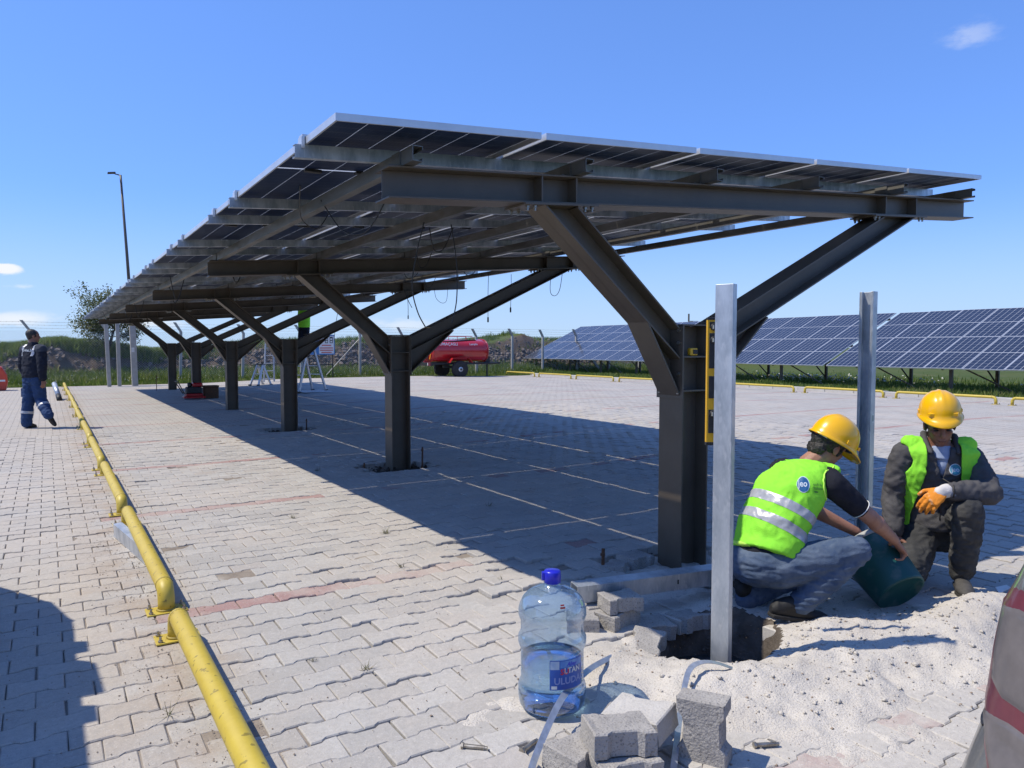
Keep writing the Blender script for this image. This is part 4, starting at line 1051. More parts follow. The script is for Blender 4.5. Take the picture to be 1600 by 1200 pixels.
# ------------------------------------------------------------------ small things by the left row
def channel(mb, p, q, w, h, t, open_dir, lip=.012):
    """C section from p to q; open_dir = direction the mouth faces"""
    p, q = Vector(p), Vector(q); d = (q-p).normalized(); o = Vector(open_dir); o = (o-d*o.dot(d)).normalized(); s = d.cross(o)
    c = (p+q)/2; hl = d*((q-p).length/2)
    mb.obox(c - o*(w/2-t/2), hl, o*t/2, s*h/2)
    for k in (-1, 1):
        mb.obox(c + s*k*(h/2-t/2) + o*t/2, hl, o*(w/2-t/2), s*t/2)
        mb.obox(c + o*(w/2-t/2) + s*k*(h/2-t-lip/2), hl, o*t/2, s*lip/2)
    return mb
t = channel(MB(), (.42,6.20,.052), (.535,5.30,.052), .06, .10, .004, (.99,.12,.05)).build('steel_channel', M['galv'], None, (.48,5.75,0)); tag(t, 'short galvanised steel channel lying on the pavers against the yellow rail', 'channel')
t = thing('pipe_offcut', 'grey pipe with a black end leaning by the far end of the yellow rails', 'pipe', (.22, 23.2, 0))
m = MB(); m.tube([(.16,23.9,.42),(.24,23.25,.14)], .062, 12); m.build('pipe', M['galv'], t, smooth=True); m = MB(); m.tube([(.24,23.24,.135),(.265,23.0,.02)], .068, 12); m.build('end_cap', M['black'], t, smooth=True)
t = thing('traffic_barrier', 'orange red plastic barrier cut by the left picture edge', 'barrier', (-1.75, 29.6, 0))
m = MB(); m.prism([(-2.3,0),(-1.16,0),(-1.11,.25),(-1.13,.52),(-1.26,.78),(-2.0,.95),(-2.3,.95)], lambda x, z: (x, 29.35, z), lambda x, z: (x, 29.85, z)); m.build('body', M['orange'], t, bevel=.04)
m = MB(); m.box(-2.1,-1.17,29.34,29.348,.30,.36); m.build('stripe', M['white'], t)
# ------------------------------------------------------------------ red water tanker trailer
tk = thing('water_tanker', 'red water tank trailer on two wheels parked by the fence', 'trailer', (16, 31, 0))
x0, x1, yc, zc, ry, rz = 14.95, 17.85, 31.0, 1.27, .74, .53
rings = [(x0-.06,.55),(x0-.05,.8),(x0-.02,.94),(x0+.03,1.0),(x0+.3,1.0),(x1-.3,1.0),(x1-.06,1.0),(x1,.94),(x1+.05,.78),(x1+.07,.5)]
m = MB()
vs = []
nn = 32
for x, sc in rings:
    for k in range(nn):
        a = 2*math.pi*k/nn; c, s = math.cos(a), math.sin(a); e = .8
        vs.append((x, yc+ry*sc*math.copysign(abs(c)**e, c), zc+rz*sc*math.copysign(abs(s)**e, s)))
mm = len(rings); m.add(vs, [(i*nn+k, i*nn+(k+1) % nn, (i+1)*nn+(k+1) % nn, (i+1)*nn+k) for i in range(mm-1) for k in range(nn)] + [tuple(range(nn))[::-1], tuple(range((mm-1)*nn, mm*nn))])
m.build('tank', M['red'], tk, smooth=True)
for x in (x0+.02, x1-.02):
    m = MB(); r = []
    for k in range(33):
        a = 2*math.pi*k/32; c, s = math.cos(a), math.sin(a); r.append((x, yc+(ry+.012)*math.copysign(abs(c)**.8, c), zc+(rz+.012)*math.copysign(abs(s)**.8, s)))
    m.tube(r, .022, 6); m.build('band', M['red'], tk, smooth=True)
m = MB(); m.box(14.85,17.7,yc-.42,yc-.34,.62,.72); m.box(14.85,17.7,yc+.34,yc+.42,.62,.72); m.box(14.80,14.9,yc-.8,yc+.8,.58,.72); m.box(16.1,16.3,yc-.7,yc+.7,.44,.56)
for s in (-1,1): m.tube([(17.6,yc+s*.38,.66),(18.75,yc+s*.05,.66)], .045, 8)
m.box(18.7,18.95,yc-.05,yc+.05,.62,.71); m.build('chassis', M['black'], tk)
m = MB(); m.tube([(18.2,yc,.0),(18.2,yc,.95)], .04, 8); m.box(18.08,18.32,yc-.08,yc+.08,0,.02); m.box(18.05,18.3,yc-.12,yc+.12,.7,1.0); m.build('jockey_leg', M['black'], tk)
for y in (yc-.92, yc+.92):
    m = MB(); m.lathe([(.20,-.10),(.36,-.115),(.40,-.08),(.41,0),(.40,.08),(.36,.115),(.20,.10)], 28, (16.2,y,.41), (0,1,0)); w = m.build('wheel', M['tyre'], tk, smooth=True)
    s = -1 if y < yc else 1
    m = MB(); m.lathe([(.205,0),(.20,.04),(.12,.02),(.11,.05),(.001,.05)], 20, (16.2,y+s*.06,.41), (0,s,0)); r = m.build('rim', M['alu'], w, smooth=True)
    m = MB(); m.lathe([(.05,0),(.05,.05),(.001,.05)], 10, (16.2,y+s*.105,.41), (0,s,0)); m.build('hub', M['black'], w)
    m = MB(); p = [(15.62,.72),(15.78,.93),(16.62,.93),(16.80,.72)]
    for i in range(3):
        a, b_ = p[i], p[i+1]; m.obox(((a[0]+b_[0])/2, y, (a[1]+b_[1])/2), ((b_[0]-a[0])/2, 0, (b_[1]-a[1])/2), (0,.15,0), Vector((-(b_[1]-a[1]),0,b_[0]-a[0])).normalized()*.012)
    m.build('mudguard', M['red'], tk)
for y in (yc-.68, yc+.68):
    m = MB(); m.box(14.74,14.80,y-.11,y+.11,.58,.74); m.build('tail_light', M['lamp_red'], tk); m = MB(); m.box(14.735,14.739,y+.12,y+.17,.60,.72) if y < yc else m.box(14.735,14.739,y-.17,y-.12,.60,.72); m.build('reflector', M['white'], tk)
m = MB()
for y in (yc-.30, yc-.12): m.tube([(14.86,y,.85),(14.86,y,1.62)], .02, 6)
for k in range(5): m.tube([(14.86,yc-.30,.95+.15*k),(14.86,yc-.12,.95+.15*k)], .014, 6)
m.build('rear_ladder', M['black'], tk)
m = MB(); m.lathe([(.11,0),(.11,.06),(.06,.08),(.06,.18)], 14, (14.88,yc+.18,1.1), (-1,0,0)); m.build('valve', M['black'], tk)
m = MB()
for s in (-1,1):
    m.obox((14.872,yc+s*.52,1.02), (.004,0,0), (0,.025,0), (0,s*.05,.14))
m.build('rear_reflector', pm('amber', (.75,.35,.02), None, rough=.4), tk)
m = MB(); m.box(14.86,14.868,yc-.52,yc-.1,1.20,1.24); m.build('stripe', M['white'], tk)
m = MB()
for y in (yc-.3, yc+.3):
    m.tube([(15.9,y,1.77),(15.95,y,1.95),(17.2,y,1.95),(17.25,y,1.77)], .016, 6)
for x in (16.4,16.85): m.tube([(x,yc-.3,1.76),(x,yc-.3,1.95)], .014, 6)
m.build('roof_rail', M['red'], tk)
m = MB(); m.lathe([(.26,0),(.26,.08),(.2,.12),(.001,.12)], 20, (15.5,yc,1.78)); m.build('manhole', M['red'], tk, smooth=True)
m = MB(); m.tube([(15.1,yc-.35,1.78),(15.6,yc-.52,1.70),(16.1,yc-.52,1.71),(16.6,yc-.46,1.76),(17.3,yc-.38,1.78),(17.55,yc-.55,1.55),(17.62,yc-.55,1.2)], .025, 8); m.build('hose', M['black'], tk, smooth=True)
for body, x, s in (('OMAÇASLI', 15.72, .20), ('Lamplo', 17.05, .15)):
    text_at('lettering', body, s, M['white'], tk, (x, yc-.715, 1.575), (1,0,0), (0,.35,1), True)
# ------------------------------------------------------------------ foreground steel
def galv_post(loc, z0, z1, rz, w, h, label, name='steel_post', lip=.014, t=.005):
    tt = thing(name, label, 'post', loc, rz, 'galvanised posts being set in concrete', False)
    # C section: web on local +x side, mouth to -x; h along y
    m = MB(); m.box(w/2-t, w/2, -h/2, h/2, z0, z1); m.box(-w/2, w/2-t, -h/2, -h/2+t, z0, z1); m.box(-w/2, w/2-t, h/2-t, h/2, z0, z1)
    m.box(-w/2, -w/2+t, -h/2+t, -h/2+t+lip, z0, z1); m.box(-w/2, -w/2+t, h/2-t-lip, h/2-t, z0, z1)
    m.build('section', M['galv'], tt, bevel=.0015)
    return tt
p1 = galv_post((2.555, 2.255, 0), -.26, 1.70, R_(200), .045, .082, 'tall galvanised post standing in the dug pit with its flat face to the left')
for z in (.72, 1.12):
    m = MB(); m.box(-.003, .003, -.0425, -.0412, z-.022, z+.022); m.build('slot', M['black'], p1)
p2 = galv_post((4.625, 2.87, 0), -.1, 1.79, R_(4), .055, .095, 'galvanised channel post standing upright between the two crouching men')
m = MB(); m.box(-.010, .010, -.0492, -.0478, .92, .98); m.build('sticker', M['white'], p2)
m = MB(); m.box(-.004, .004, -.0496, -.0493, .93, .97); m.build('slot', M['black'], p2)
t = thing('laid_channel', 'galvanised channel lying across loose pavers in front of the first column', 'channel', (2.7, 2.9, 0))
m = channel(MB(), (2.28, 2.995, .150), (3.45, 2.755, .150), .09, .085, .004, (-.15, .1, -1.0)); m.build('section', M['galv'], t)
m = MB(); m.obox((2.862, 2.831, .150), (.004,-.0008,0), (0,.0008,0), (0,0,.012)); m.build('slot', M['black'], t)
# spirit level leaning against the post
t = thing('spirit_level', 'yellow and black spirit level held upright against the tall galvanised post', 'spirit level', (2.63, 2.40, .97))
ux = Vector((.845,-.535,0)); uy = Vector((.535,.845,0))
def lev(a, b, z, da, db, dz, mat, name, par): mb = MB(); mb.obox(Vector((2.627,2.398,0))+ux*a+uy*b+Vector((0,0,z)), ux*da, uy*db, (0,0,dz)); return mb.build(name, mat, par, bevel=.002)
body = lev(0, 0, 1.262, .026, .011, .287, M['lvl_yellow'], 'body', t)
for z, dz in ((1.525,.014),(1.405,.082),(1.235,.052),(1.075,.055)): lev(.003, -.0125, z, .0205, .0015, dz, M['black'], 'grip_panel', t)
for z in (1.515, 1.455, 1.11):
    mb = MB(); mb.lathe([(.017,0),(.017,.003),(.012,.004),(.001,.004)], 16, Vector((2.627,2.398,z))+ux*.004-uy*.015, -uy); v_ = mb.build('vial_ring', M['black'], t, smooth=True)
    mb = MB(); mb.tube([Vector((2.627,2.398,z))+ux*.0-uy*.0195-Vector((0,0,.009)), Vector((2.627,2.398,z))+ux*.0-uy*.0195+Vector((0,0,.009))], .004, 8); mb.build('vial', M['glassy'], v_)
lev(0, 0, .970, .027, .012, .008, M['black'], 'end_cap', t); lev(0, 0, 1.554, .027, .012, .006, M['black'], 'end_cap', t)
t = thing('tape_measure', 'small yellow and black tape measure lying on the column stiffener plate', 'tape measure', (3.56, 3.42, 1.365))
m = MB(); m.obox((3.555,3.412,1.392), (.034,0,0), (0,.016,0), (0,0,.025)); m.build('case', M['lvl_yellow'], t, bevel=.008)
m = MB(); m.obox((3.563,3.394,1.392), (.020,0,0), (0,.002,0), (0,0,.014)); m.build('grip', M['black'], t, bevel=.002)
# ------------------------------------------------------------------ anchor rods by the columns
for i, (x, y, h, lab) in enumerate(((2.985,3.62,.13,'rusty anchor rod standing by the first column pit'),(3.80,8.02,.22,'thin rusty rod standing right of the second column'),(3.13,8.2,.06,'short rusty rod end left of the second column'),(3.86,12.9,.16,'rusty rod standing beside the third column'),(3.05,26.8,.5,'rusty rod standing beside the last column'))):
    m = MB(); m.tube([(x,y,-.1),(x+.004,y,h)], .011, 8); m.lathe([(.017,h-.045),(.017,h-.03)], 6, (x,y,0)); tag(m.build('anchor_rod', M['rust'], None, (x,y,0)), lab, 'anchor rod')
# ------------------------------------------------------------------ loose pavers
lv, lf = paver_shape(gap=0, th=.08, full=True)
def loose(loc, rot, label, red=0., rnd=.5, sc=1.0):
    me = bpy.data.meshes.new('loose_paver'); r2 = random.Random(label)
    # finer block with worn, chipped edges
    bm_ = bmesh.new(); vs = [bm_.verts.new((x*sc, y*sc, (z+.04)*sc)) for x, y, z in lv]
    for f in lf: bm_.faces.new([vs[i] for i in f])
    bmesh.ops.recalc_face_normals(bm_, faces=bm_.faces)
    bmesh.ops.triangulate(bm_, faces=[f for f in bm_.faces if len(f.verts) > 4])
    bmesh.ops.subdivide_edges(bm_, edges=bm_.edges[:], cuts=2, use_grid_fill=True)
    s0 = r2.uniform(0, 50)
    for v in bm_.verts:
        n = mnoise.noise(v.co*38+Vector((s0,0,0))); e = mnoise.noise(v.co*11+Vector((0,s0,0)))
        v.co += v.normal*(n*.0016 + e*.0022) - v.normal*max(0, mnoise.noise(v.co*22+Vector((s0,s0,0)))-.25)*.012
    bm_.to_mesh(me); bm_.free(); me.materials.append(M['loose_pale' if rnd > .9 else 'loose'])
    set_attr(me, 'rnd', [rnd]*len(me.polygons)); set_attr(me, 'red', [red]*len(me.polygons))
    ob = link('loose_paver', me, None, None, 0, loc); ob.rotation_euler = rot
    return tag(ob, label, 'paver', 'loose pavers dug out of the paving')
M['loose'] = pm('loose_paver_concrete', (.30,.285,.27), (.39,.37,.345), 9, .95, 0, 1.3, 110, .1, c3=(.10,.095,.09), s3=130, f3=.6)
M['loose_pale'] = pm('dusty_paver_concrete', (.50,.48,.45), (.44,.42,.39), 9, .95, 0, 1.0, 110, .1, c3=(.2,.19,.18), s3=130, f3=.3)
loose((1.885, 1.735, .108), (R_(90), R_(88), R_(-62)), 'loose paver standing upright on its end beside the grey strap', .0, .7, 1.06)
loose((1.585, 1.835, .125), (R_(-3), R_(2), R_(-22)), 'loose grey paver at the front of the heap, lying flat on another', 0, .35, 1.03)
loose((1.735, 1.895, .112), (R_(4), R_(-6), R_(-68)), 'pale dusty paver lying across the heap next to the upright one', 0, .95, 1.03)
loose((1.575, 1.80, .041), (0, 0, R_(-15)), 'lowest paver of the front heap, mostly covered by the grey one', 0, .45, 1.03)
loose((1.80, 2.0, .038), (R_(3), 0, R_(-60)), 'paver under the pale dusty one at the back of the front heap', 0, .6)
loose((1.50, 1.93, .040), (0, R_(2), R_(10)), 'paver at the left end of the front heap beside the strap', 0, .55)
zS = lambda x, y: max(0., float(sand_h(np.array([x]), np.array([y]))[0][0]))
loose((2.43, 2.84, .041), (0, 0, R_(10)), 'paver under the end of the laid channel, lower one of the stack', 0, .3)
loose((2.445, 2.825, .1235), (0, 0, R_(-12)), 'paver on top of the stack that carries the laid channel', 0, .8, .92)
loose((2.26, 2.90, .041), (0, 0, R_(55)), 'paver on the ground left of the stack behind the water bottle', 0, .6)
loose((2.39, 2.98, .052), (R_(2), 0, R_(80)), 'small paver standing behind the stack under the laid channel', 0, .5, .9)
loose((2.62, 2.78, -.035), (R_(6), R_(4), R_(-8)), 'dark paver half buried at the back edge of the pit', 0, .2)
loose((2.85, 2.74, -.03), (R_(-4), R_(5), R_(4)), 'dark paver half buried at the right back edge of the pit', 0, .25)
loose((2.42, 2.60, -.03), (R_(3), R_(-12), R_(35)), 'paver tipping into the left side of the pit', 0, .4)
loose((3.26, 3.62, .012), (R_(3), R_(4), R_(8)), 'lifted paver beside the rusty rod left of the first column', 0, .3)
loose((3.09, 3.60, -.012), (R_(-6), R_(3), R_(30)), 'tilted paver right next to the rusty rod at the first column', 0, .5)
loose((3.32, 2.98, .05), (R_(5), R_(8), R_(40)), 'paver lying in the sand behind the crouching man in jeans', 0, .5)
# ------------------------------------------------------------------ water bottle
bt = thing('water_bottle', 'big clear blue water bottle, one third full, with a blue cap on the pavers', 'water bottle', (1.655, 2.315, .006))
bl = Vector(bt.location)
def thin_plastic(name, tint, w=.28):
    m = bpy.data.materials.new(name); m.use_nodes = True; N, L = nodes(m); out = N['Material Output']; b = N['Principled BSDF']
    tr = N.new('ShaderNodeBsdfTransparent'); tr.inputs[0].default_value = (*tint, 1)
    gl = N.new('ShaderNodeBsdfGlossy'); gl.inputs['Roughness'].default_value = .06
    df = N.new('ShaderNodeBsdfDiffuse'); df.inputs[0].default_value = (.22,.36,.55,1)
    lw = N.new('ShaderNodeLayerWeight'); lw.inputs['Blend'].default_value = .35
    mr = N.new('ShaderNodeMapRange'); mr.inputs['To Min'].default_value = .05; mr.inputs['To Max'].default_value = .75; L.new(lw.outputs['Facing'], mr.inputs['Value'])
    a = N.new('ShaderNodeMixShader'); L.new(mr.outputs[0], a.inputs[0]); L.new(tr.outputs[0], a.inputs[1]); L.new(gl.outputs[0], a.inputs[2])
    dm = N.new('ShaderNodeMapRange'); dm.inputs['To Min'].default_value = .10; dm.inputs['To Max'].default_value = w; L.new(lw.outputs['Facing'], dm.inputs['Value'])
    c = N.new('ShaderNodeMixShader'); L.new(dm.outputs[0], c.inputs[0]); L.new(a.outputs[0], c.inputs[1]); L.new(df.outputs[0], c.inputs[2]); L.new(c.outputs[0], out.inputs['Surface'])
    nz = N.new('ShaderNodeTexNoise'); nz.inputs['Scale'].default_value = 24; bp = N.new('ShaderNodeBump'); bp.inputs['Strength'].default_value = .15; bp.inputs['Distance'].default_value = .004
    L.new(nz.outputs['Fac'], bp.inputs['Height']); L.new(bp.outputs[0], gl.inputs['Normal']); return m
M['bottle'] = thin_plastic('blue_polycarbonate', (.74,.86,.97))
RB = .131
prof = [(.085,.0),(.115,.004),(.128,.018),(.133,.045),(.134,.085),(.130,.100),(.124,.108),(.123,.118),(.124,.150),(.124,.232),(.124,.238),(.130,.248),(.134,.262),(.134,.282),(.129,.294),(.124,.302),(.124,.308),(.124,.345),(.129,.356),(.134,.372),(.133,.392),(.128,.410),(.118,.432),(.100,.452),(.075,.468),(.048,.478),(.031,.484),(.028,.495),(.028,.520)]
m = MB(); m.lathe(prof, 56, bl, closed=False); m.build('shell', M['bottle'], bt, smooth=True)
def water_mat():
    m = bpy.data.materials.new('water'); m.use_nodes = True; N, L = nodes(m); b = N['Principled BSDF']
    b.inputs['Base Color'].default_value = (.60,.80,.95,1); b.inputs['Transmission Weight'].default_value = 1; b.inputs['Roughness'].default_value = .0; b.inputs['IOR'].default_value = 1.33; return m
m = MB(); m.lathe([(.001,.004)]+[(r-.0025, z) for r, z in prof if .004 <= z < .2] + [(.1215,.205),(.001,.205)], 56, bl, closed=False); m.build('water', water_mat(), bt, smooth=True)
m = MB(); m.lathe([(.030,.492),(.033,.494),(.0335,.535),(.030,.541),(.001,.542)], 28, bl, closed=False); cp_ = m.build('cap', M['cap'], bt, smooth=True)
m = MB(); m.obox(bl+Vector((-.036*.845,.036*.535,.519)), Vector((.845,-.535,0))*.006, Vector((.535,.845,0))*.012, (0,0,.016)); m.build('pull_tab', M['cap'], cp_, bevel=.003)
# label wraps the front right of the shell
def arc_patch(name, mat, a0, a1, z0, z1, r, par, n=18, mz=4):
    mb = MB(); vs = []
    for j in range(mz+1):
        for i in range(n+1):
            a = a0+(a1-a0)*i/n; vs.append(bl + Vector((math.cos(a)*r, math.sin(a)*r, z0+(z1-z0)*j/mz)))
    mb.add(vs, [(j*(n+1)+i, j*(n+1)+i+1, (j+1)*(n+1)+i+1, (j+1)*(n+1)+i) for j in range(mz) for i in range(n)]); return mb.build(name, mat, par, smooth=True)
AV = math.atan2(-bl.y, -bl.x)                                  # towards the camera
A0, A1 = AV+R_(-4), AV+R_(62)
lab = arc_patch('label', M['label_blue'], A0, A1, .118, .232, .1262, bt)
arc_patch('label_panel', pm('label_pale', (.45,.53,.62), (.3,.42,.6), 40, .4), A0+.02, A0+.29, .197, .229, .1267, lab)
arc_patch('label_code', M['white'], A0+.05, A0+.22, .122, .134, .1267, lab, 6, 1)
arc_patch('label_streak', pm('label_sky', (.16,.35,.62), (.05,.16,.5), 24, .4), A0+.32, A1-.03, .203, .228, .1266, lab)
def arc_text(body, size, mat, amid, z, r, bold=True, shear=0.):
    me = text_mesh(body, size, bold, .0002, shear)
    for v in me.vertices:
        a = amid + v.co.x/r; rr = r + v.co.z; v.co = Vector((math.cos(a)*rr, math.sin(a)*rr, z+v.co.y))
    return link('lettering', me, mat, lab)
M['label_red'] = pm('label_red', (.65,.02,.03), None, rough=.4)
M['label_text'] = pm('label_text', (.24,.30,.55), None, rough=.4)
arc_text('SU', .030, M['label_red'], A0+.46, .186, .1270); arc_text('LTAN', .030, M['white'], A0+.74, .189, .1270)
arc_text('Abay', .022, M['cap'], A0+.70, .214, .1270, True, .3); arc_text('ULUDAĞ', .036, M['label_text'], A0+.70, .151, .1270)
arc_patch('stamp', pm('stamp_red', (.45,.08,.08), None, rough=.5), AV+.25, AV+.42, .428, .436, .1215, bt, 6, 1); arc_patch('stamp', M['label_red'], AV+.27, AV+.40, .438, .4435, .1165, bt, 6, 1)
# ------------------------------------------------------------------ steel straps
def strap(name, pts, w, label, up=(0,0,1)):
    mb = MB(); P = [Vector(p) for p in pts]; out = []
    for i in range(len(P)-1):
        p0, p1, p2, p3 = P[max(i-1,0)], P[i], P[i+1], P[min(i+2,len(P)-1)]
        for k in range(8):
            t = k/8; out.append(.5*((2*p1)+(p2-p0)*t+(2*p0-5*p1+4*p2-p3)*t*t+(3*p1-p0-3*p2+p3)*t**3))
    out.append(P[-1]); vs = []
    for i, p in enumerate(out):
        d = (out[min(i+1,len(out)-1)]-out[max(i-1,0)]).normalized(); n = Vector(up); n = (n-d*n.dot(d)).normalized(); s = d.cross(n)
        for a, b_ in ((-1,-1),(1,-1),(1,1),(-1,1)): vs.append(p+s*a*w/2+n*b_*.0012)
    m_ = len(out); mb.add(vs, [(i*4+k, i*4+(k+1) % 4, (i+1)*4+(k+1) % 4, (i+1)*4+k) for i in range(m_-1) for k in range(4)] + [(3,2,1,0), tuple(range((m_-1)*4, m_*4))])
    return tag(mb.build(name, M['strap'], None, pts[0], smooth=False), label, 'strap', 'steel straps on the ground')
M['strap'] = pm('steel_strap', (.42,.46,.52), (.30,.33,.38), 30, .38, .5)
strap('steel_strap', [(1.28,1.93,.006),(1.40,2.03,.05),(1.60,2.17,.11),(1.84,2.33,.09),(2.06,2.46,.045),(2.20,2.52,.02)], .024, 'long grey steel strap bent in an arc in front of the water bottle', (.3,-.5,1))
strap('steel_strap', [(1.66,1.66,.02),(1.82,1.80,.04),(2.03,1.98,.06),(2.20,2.10,.105),(2.33,2.10,.10),(2.46,2.02,.045),(2.53,1.95,.02)], .022, 'grey steel strap curling up from behind the upright paver', (.2,-.3,1))
for i, (x, y, a, lab) in enumerate(((1.245,2.20,-.75,'expansion bolt lying on the pavers left of the water bottle'),(1.415,2.11,.35,'expansion bolt lying below the water bottle beside the strap'),(2.13,1.66,-.45,'expansion bolt with a washer lying right of the upright paver'))):
    t = thing('expansion_bolt', lab, 'bolt', (x,y,.011), a, 'bolts on the pavers', False)
    m = MB(); m.lathe([(.008,-.045),(.008,.03),(.0065,.031),(.0065,.04)], 10, (0,0,0), (1,0,0)); m.build('sleeve', M['bolt'], t, smooth=False)
    m = MB(); m.lathe([(.0125,-.054),(.0125,-.0455)], 6, (0,0,0), (1,0,0)); m.build('nut', M['bolt'], t)
    if i == 2: m = MB(); m.lathe([(.009,0),(.016,0),(.016,.0025),(.009,.0025)], 16, (.02,.012,.004), (.3,.2,1)); m.build('washer', M['bolt'], t)
m = MB(); m.prism([(-.06,-.02),(.05,-.03),(.07,.0),(.0,.03)], lambda x, y: (4.63+x,2.02+y,.02+x*.15), lambda x, y: (4.63+x,2.02+y,.026+x*.15)); tag(m.build('paper_scrap', M['white'], None, (4.63,2.02,.02)), 'white scrap lying in the shade right of the kneeling man', 'scrap')
# ------------------------------------------------------------------ bucket
bk_c = Vector((3.850,2.163,.100)); bk_a = Vector((.197,.79,.58)).normalized()
bu = thing('mortar_bucket', 'dark green plastic bucket tipped over and held by the crouching man', 'bucket', tuple(bk_c))
m = MB(); m.lathe([(.001,.012),(.118,.012),(.124,.0),(.136,.0),(.139,.012),(.165,.31),(.165,.315),(.158,.315),(.133,.018),(.001,.018)], 44, bk_c, bk_a, closed=False); m.build('body', M['bucket'], bu, smooth=True)
m = MB(); m.lathe([(.164,.292),(.1725,.292),(.1735,.318),(.164,.320),(.160,.318)], 44, bk_c, bk_a, closed=False); m.build('rim', M['bucket_rim'], bu, smooth=True)
m = MB(); m.lathe([(.001,.24),(.152,.25)], 30, bk_c, bk_a, closed=False); m.build('mortar', M['wet'], bu)
u = bk_a.orthogonal().normalized(); w = bk_a.cross(u); hp = []
for k in range(17):
    a = math.pi*k/16; hp.append(bk_c + bk_a*(.30-.17*math.sin(a)) + u*.176*math.cos(a) + w*.10*math.sin(a)*0 + w*(.176*math.sin(a)))
m = MB(); m.tube(hp, .0035, 6); m.build('handle', M['bolt'], bu, smooth=True)
# ------------------------------------------------------------------ cars
car = thing('parked_car', 'dusty grey car whose rear corner with red tail lamp fills the right edge', 'car', (1.9, .6, 0))
rV, fV = Vector((.8446,-.5354,0)), Vector((.5354,.8446,0))
def cw(r, d, z): return rV*r + fV*d + Vector((0,0,z))
# vertical profile of the tail: offset along r for each height; the corner is rounded in plan
tail = [(q-.062, z) for q, z in ((.975,.20),(.955,.26),(.945,.34),(.965,.42),(.990,.50),(1.012,.56),(1.043,.643),(1.056,.70),(1.067,.796),(1.088,.908),(1.116,.978),(1.17,1.06),(1.28,1.20),(1.42,1.36),(1.56,1.44))]
def tail_r(z):
    zz = [q[1] for q in tail]; return float(np.interp(z, zz, [q[0] for q in tail]))
plan = []
for k in range(13):
    a = R_(90*k/12); plan.append((.16*(1-math.cos(a)), 1.58+.02 - .16*(1-math.sin(a))))      # (inset along r, depth): far rounded corner
plan = [(4.0, 1.60)] + [(p[0], p[1]) for p in plan[::-1]] + [(0, 1.2), (.0, .7), (.03, .2), (.10, -.02), (.3, -.10), (4.0, -.10)]
m = MB(); vs = []
zl = [q[1] for q in tail]
for z in zl:
    sh = 0 if z < .9 else (z-.9)*.28
    for (ri, dd) in plan:
        dd2 = .75 + (dd-.75)*(1-sh*.55); vs.append(cw(tail_r(z)+ri, dd2, z))
n_ = len(plan); m.add(vs, [(i*n_+k, i*n_+(k+1) % n_, (i+1)*n_+(k+1) % n_, (i+1)*n_+k) for i in range(len(zl)-1) for k in range(n_)] + [tuple(range(n_))[::-1], tuple(range((len(zl)-1)*n_, len(zl)*n_))])
body = m.build('body', M['carpaint'], car, smooth=True)
md = body.modifiers.new('e', 'EDGE_SPLIT'); md.split_angle = R_(35)
def tail_patch(name, mat, pts, off, par=None):
    """pts: (depth, z) outline on the rear face, filled as a fan, pushed out by off"""
    c = (sum(p[0] for p in pts)/len(pts), sum(p[1] for p in pts)/len(pts)); mb = MB(); rings = []
    N_ = 6; vs = []
    dens = []
    for i in range(len(pts)):
        a, b_ = pts[i], pts[(i+1) % len(pts)]
        for k in range(5): dens.append((a[0]+(b_[0]-a[0])*k/5, a[1]+(b_[1]-a[1])*k/5))
    for j in range(N_+1):
        s = 1-j/N_
        for p in dens:
            d, z = c[0]+(p[0]-c[0])*s, c[1]+(p[1]-c[1])*s; ins = 0
            if d > 1.44: q = min(.159, d-1.44); ins = .16-math.sqrt(max(0, .16**2-q*q))
            edge = 0 if j == 0 else off
            vs.append(cw(tail_r(z)+ins-edge, .75+(d-.75)*(1-(0 if z < .9 else (z-.9)*.28)*.55), z))
    n2 = len(dens); mb.add(vs, [(j*n2+k, j*n2+(k+1) % n2, (j+1)*n2+(k+1) % n2, (j+1)*n2+k) for j in range(N_) for k in range(n2)]); return mb.build(name, mat, par or car, smooth=True)
lamp = tail_patch('tail_lamp', M['lamp_red'], [(1.575,.915),(1.45,.93),(1.25,.93),(1.22,.66),(1.3,.52),(1.36,.50),(1.54,.675),(1.568,.70)], .010)
tail_patch('lens', M['lamp_clear'], [(1.530,.893),(1.45,.910),(1.24,.910),(1.235,.704),(1.45,.702),(1.508,.726)], .013, lamp)
tail_patch('lens', M['lamp_clear'], [(1.522,.672),(1.42,.688),(1.24,.690),(1.30,.545),(1.362,.516)], .013, lamp)
m = MB(); m.tube([cw(tail_r(.63)-.001+ .16-math.sqrt(max(0,.16**2-min(.158,max(0,d-1.44))**2)), d, .63) for d in np.linspace(1.592, 1.50, 8)], .003, 4); m.build('seam', M['black'], car)
m = MB(); m.tube([cw(tail_r(.515)-.001+ .16-math.sqrt(max(0,.16**2-min(.158,max(0,d-1.44))**2)), d, .515) for d in np.linspace(1.595, .0, 26)], .003, 4); m.build('seam', M['black'], car)
for (r, d) in ((1.75,1.45),(1.75,.05),(4.2,1.45),(4.2,.05)):
    m = MB(); m.lathe([(.2,-.09),(.30,-.10),(.32,-.06),(.32,.06),(.30,.10),(.2,.09)], 24, cw(r, d, .32), tuple(fV)); w_ = m.build('wheel', M['tyre'], car, smooth=True)
    m = MB(); m.lathe([(.2,-.05),(.2,.05)], 20, cw(r, d, .32), tuple(fV)); m.build('rim', M['alu'], w_)
m = MB(); vs = [cw(1.36,.1,1.25),cw(1.36,1.3,1.25),cw(1.18,1.42,1.0),cw(1.18,.0,1.0)]
m.add([v-rV*.012 for v in vs]+[v-rV*.004 for v in vs], [(0,1,2,3),(4,5,6,7),(0,1,5,4),(1,2,6,5),(2,3,7,6),(3,0,4,7)]); m.build('rear_window', M['carglass'], car)
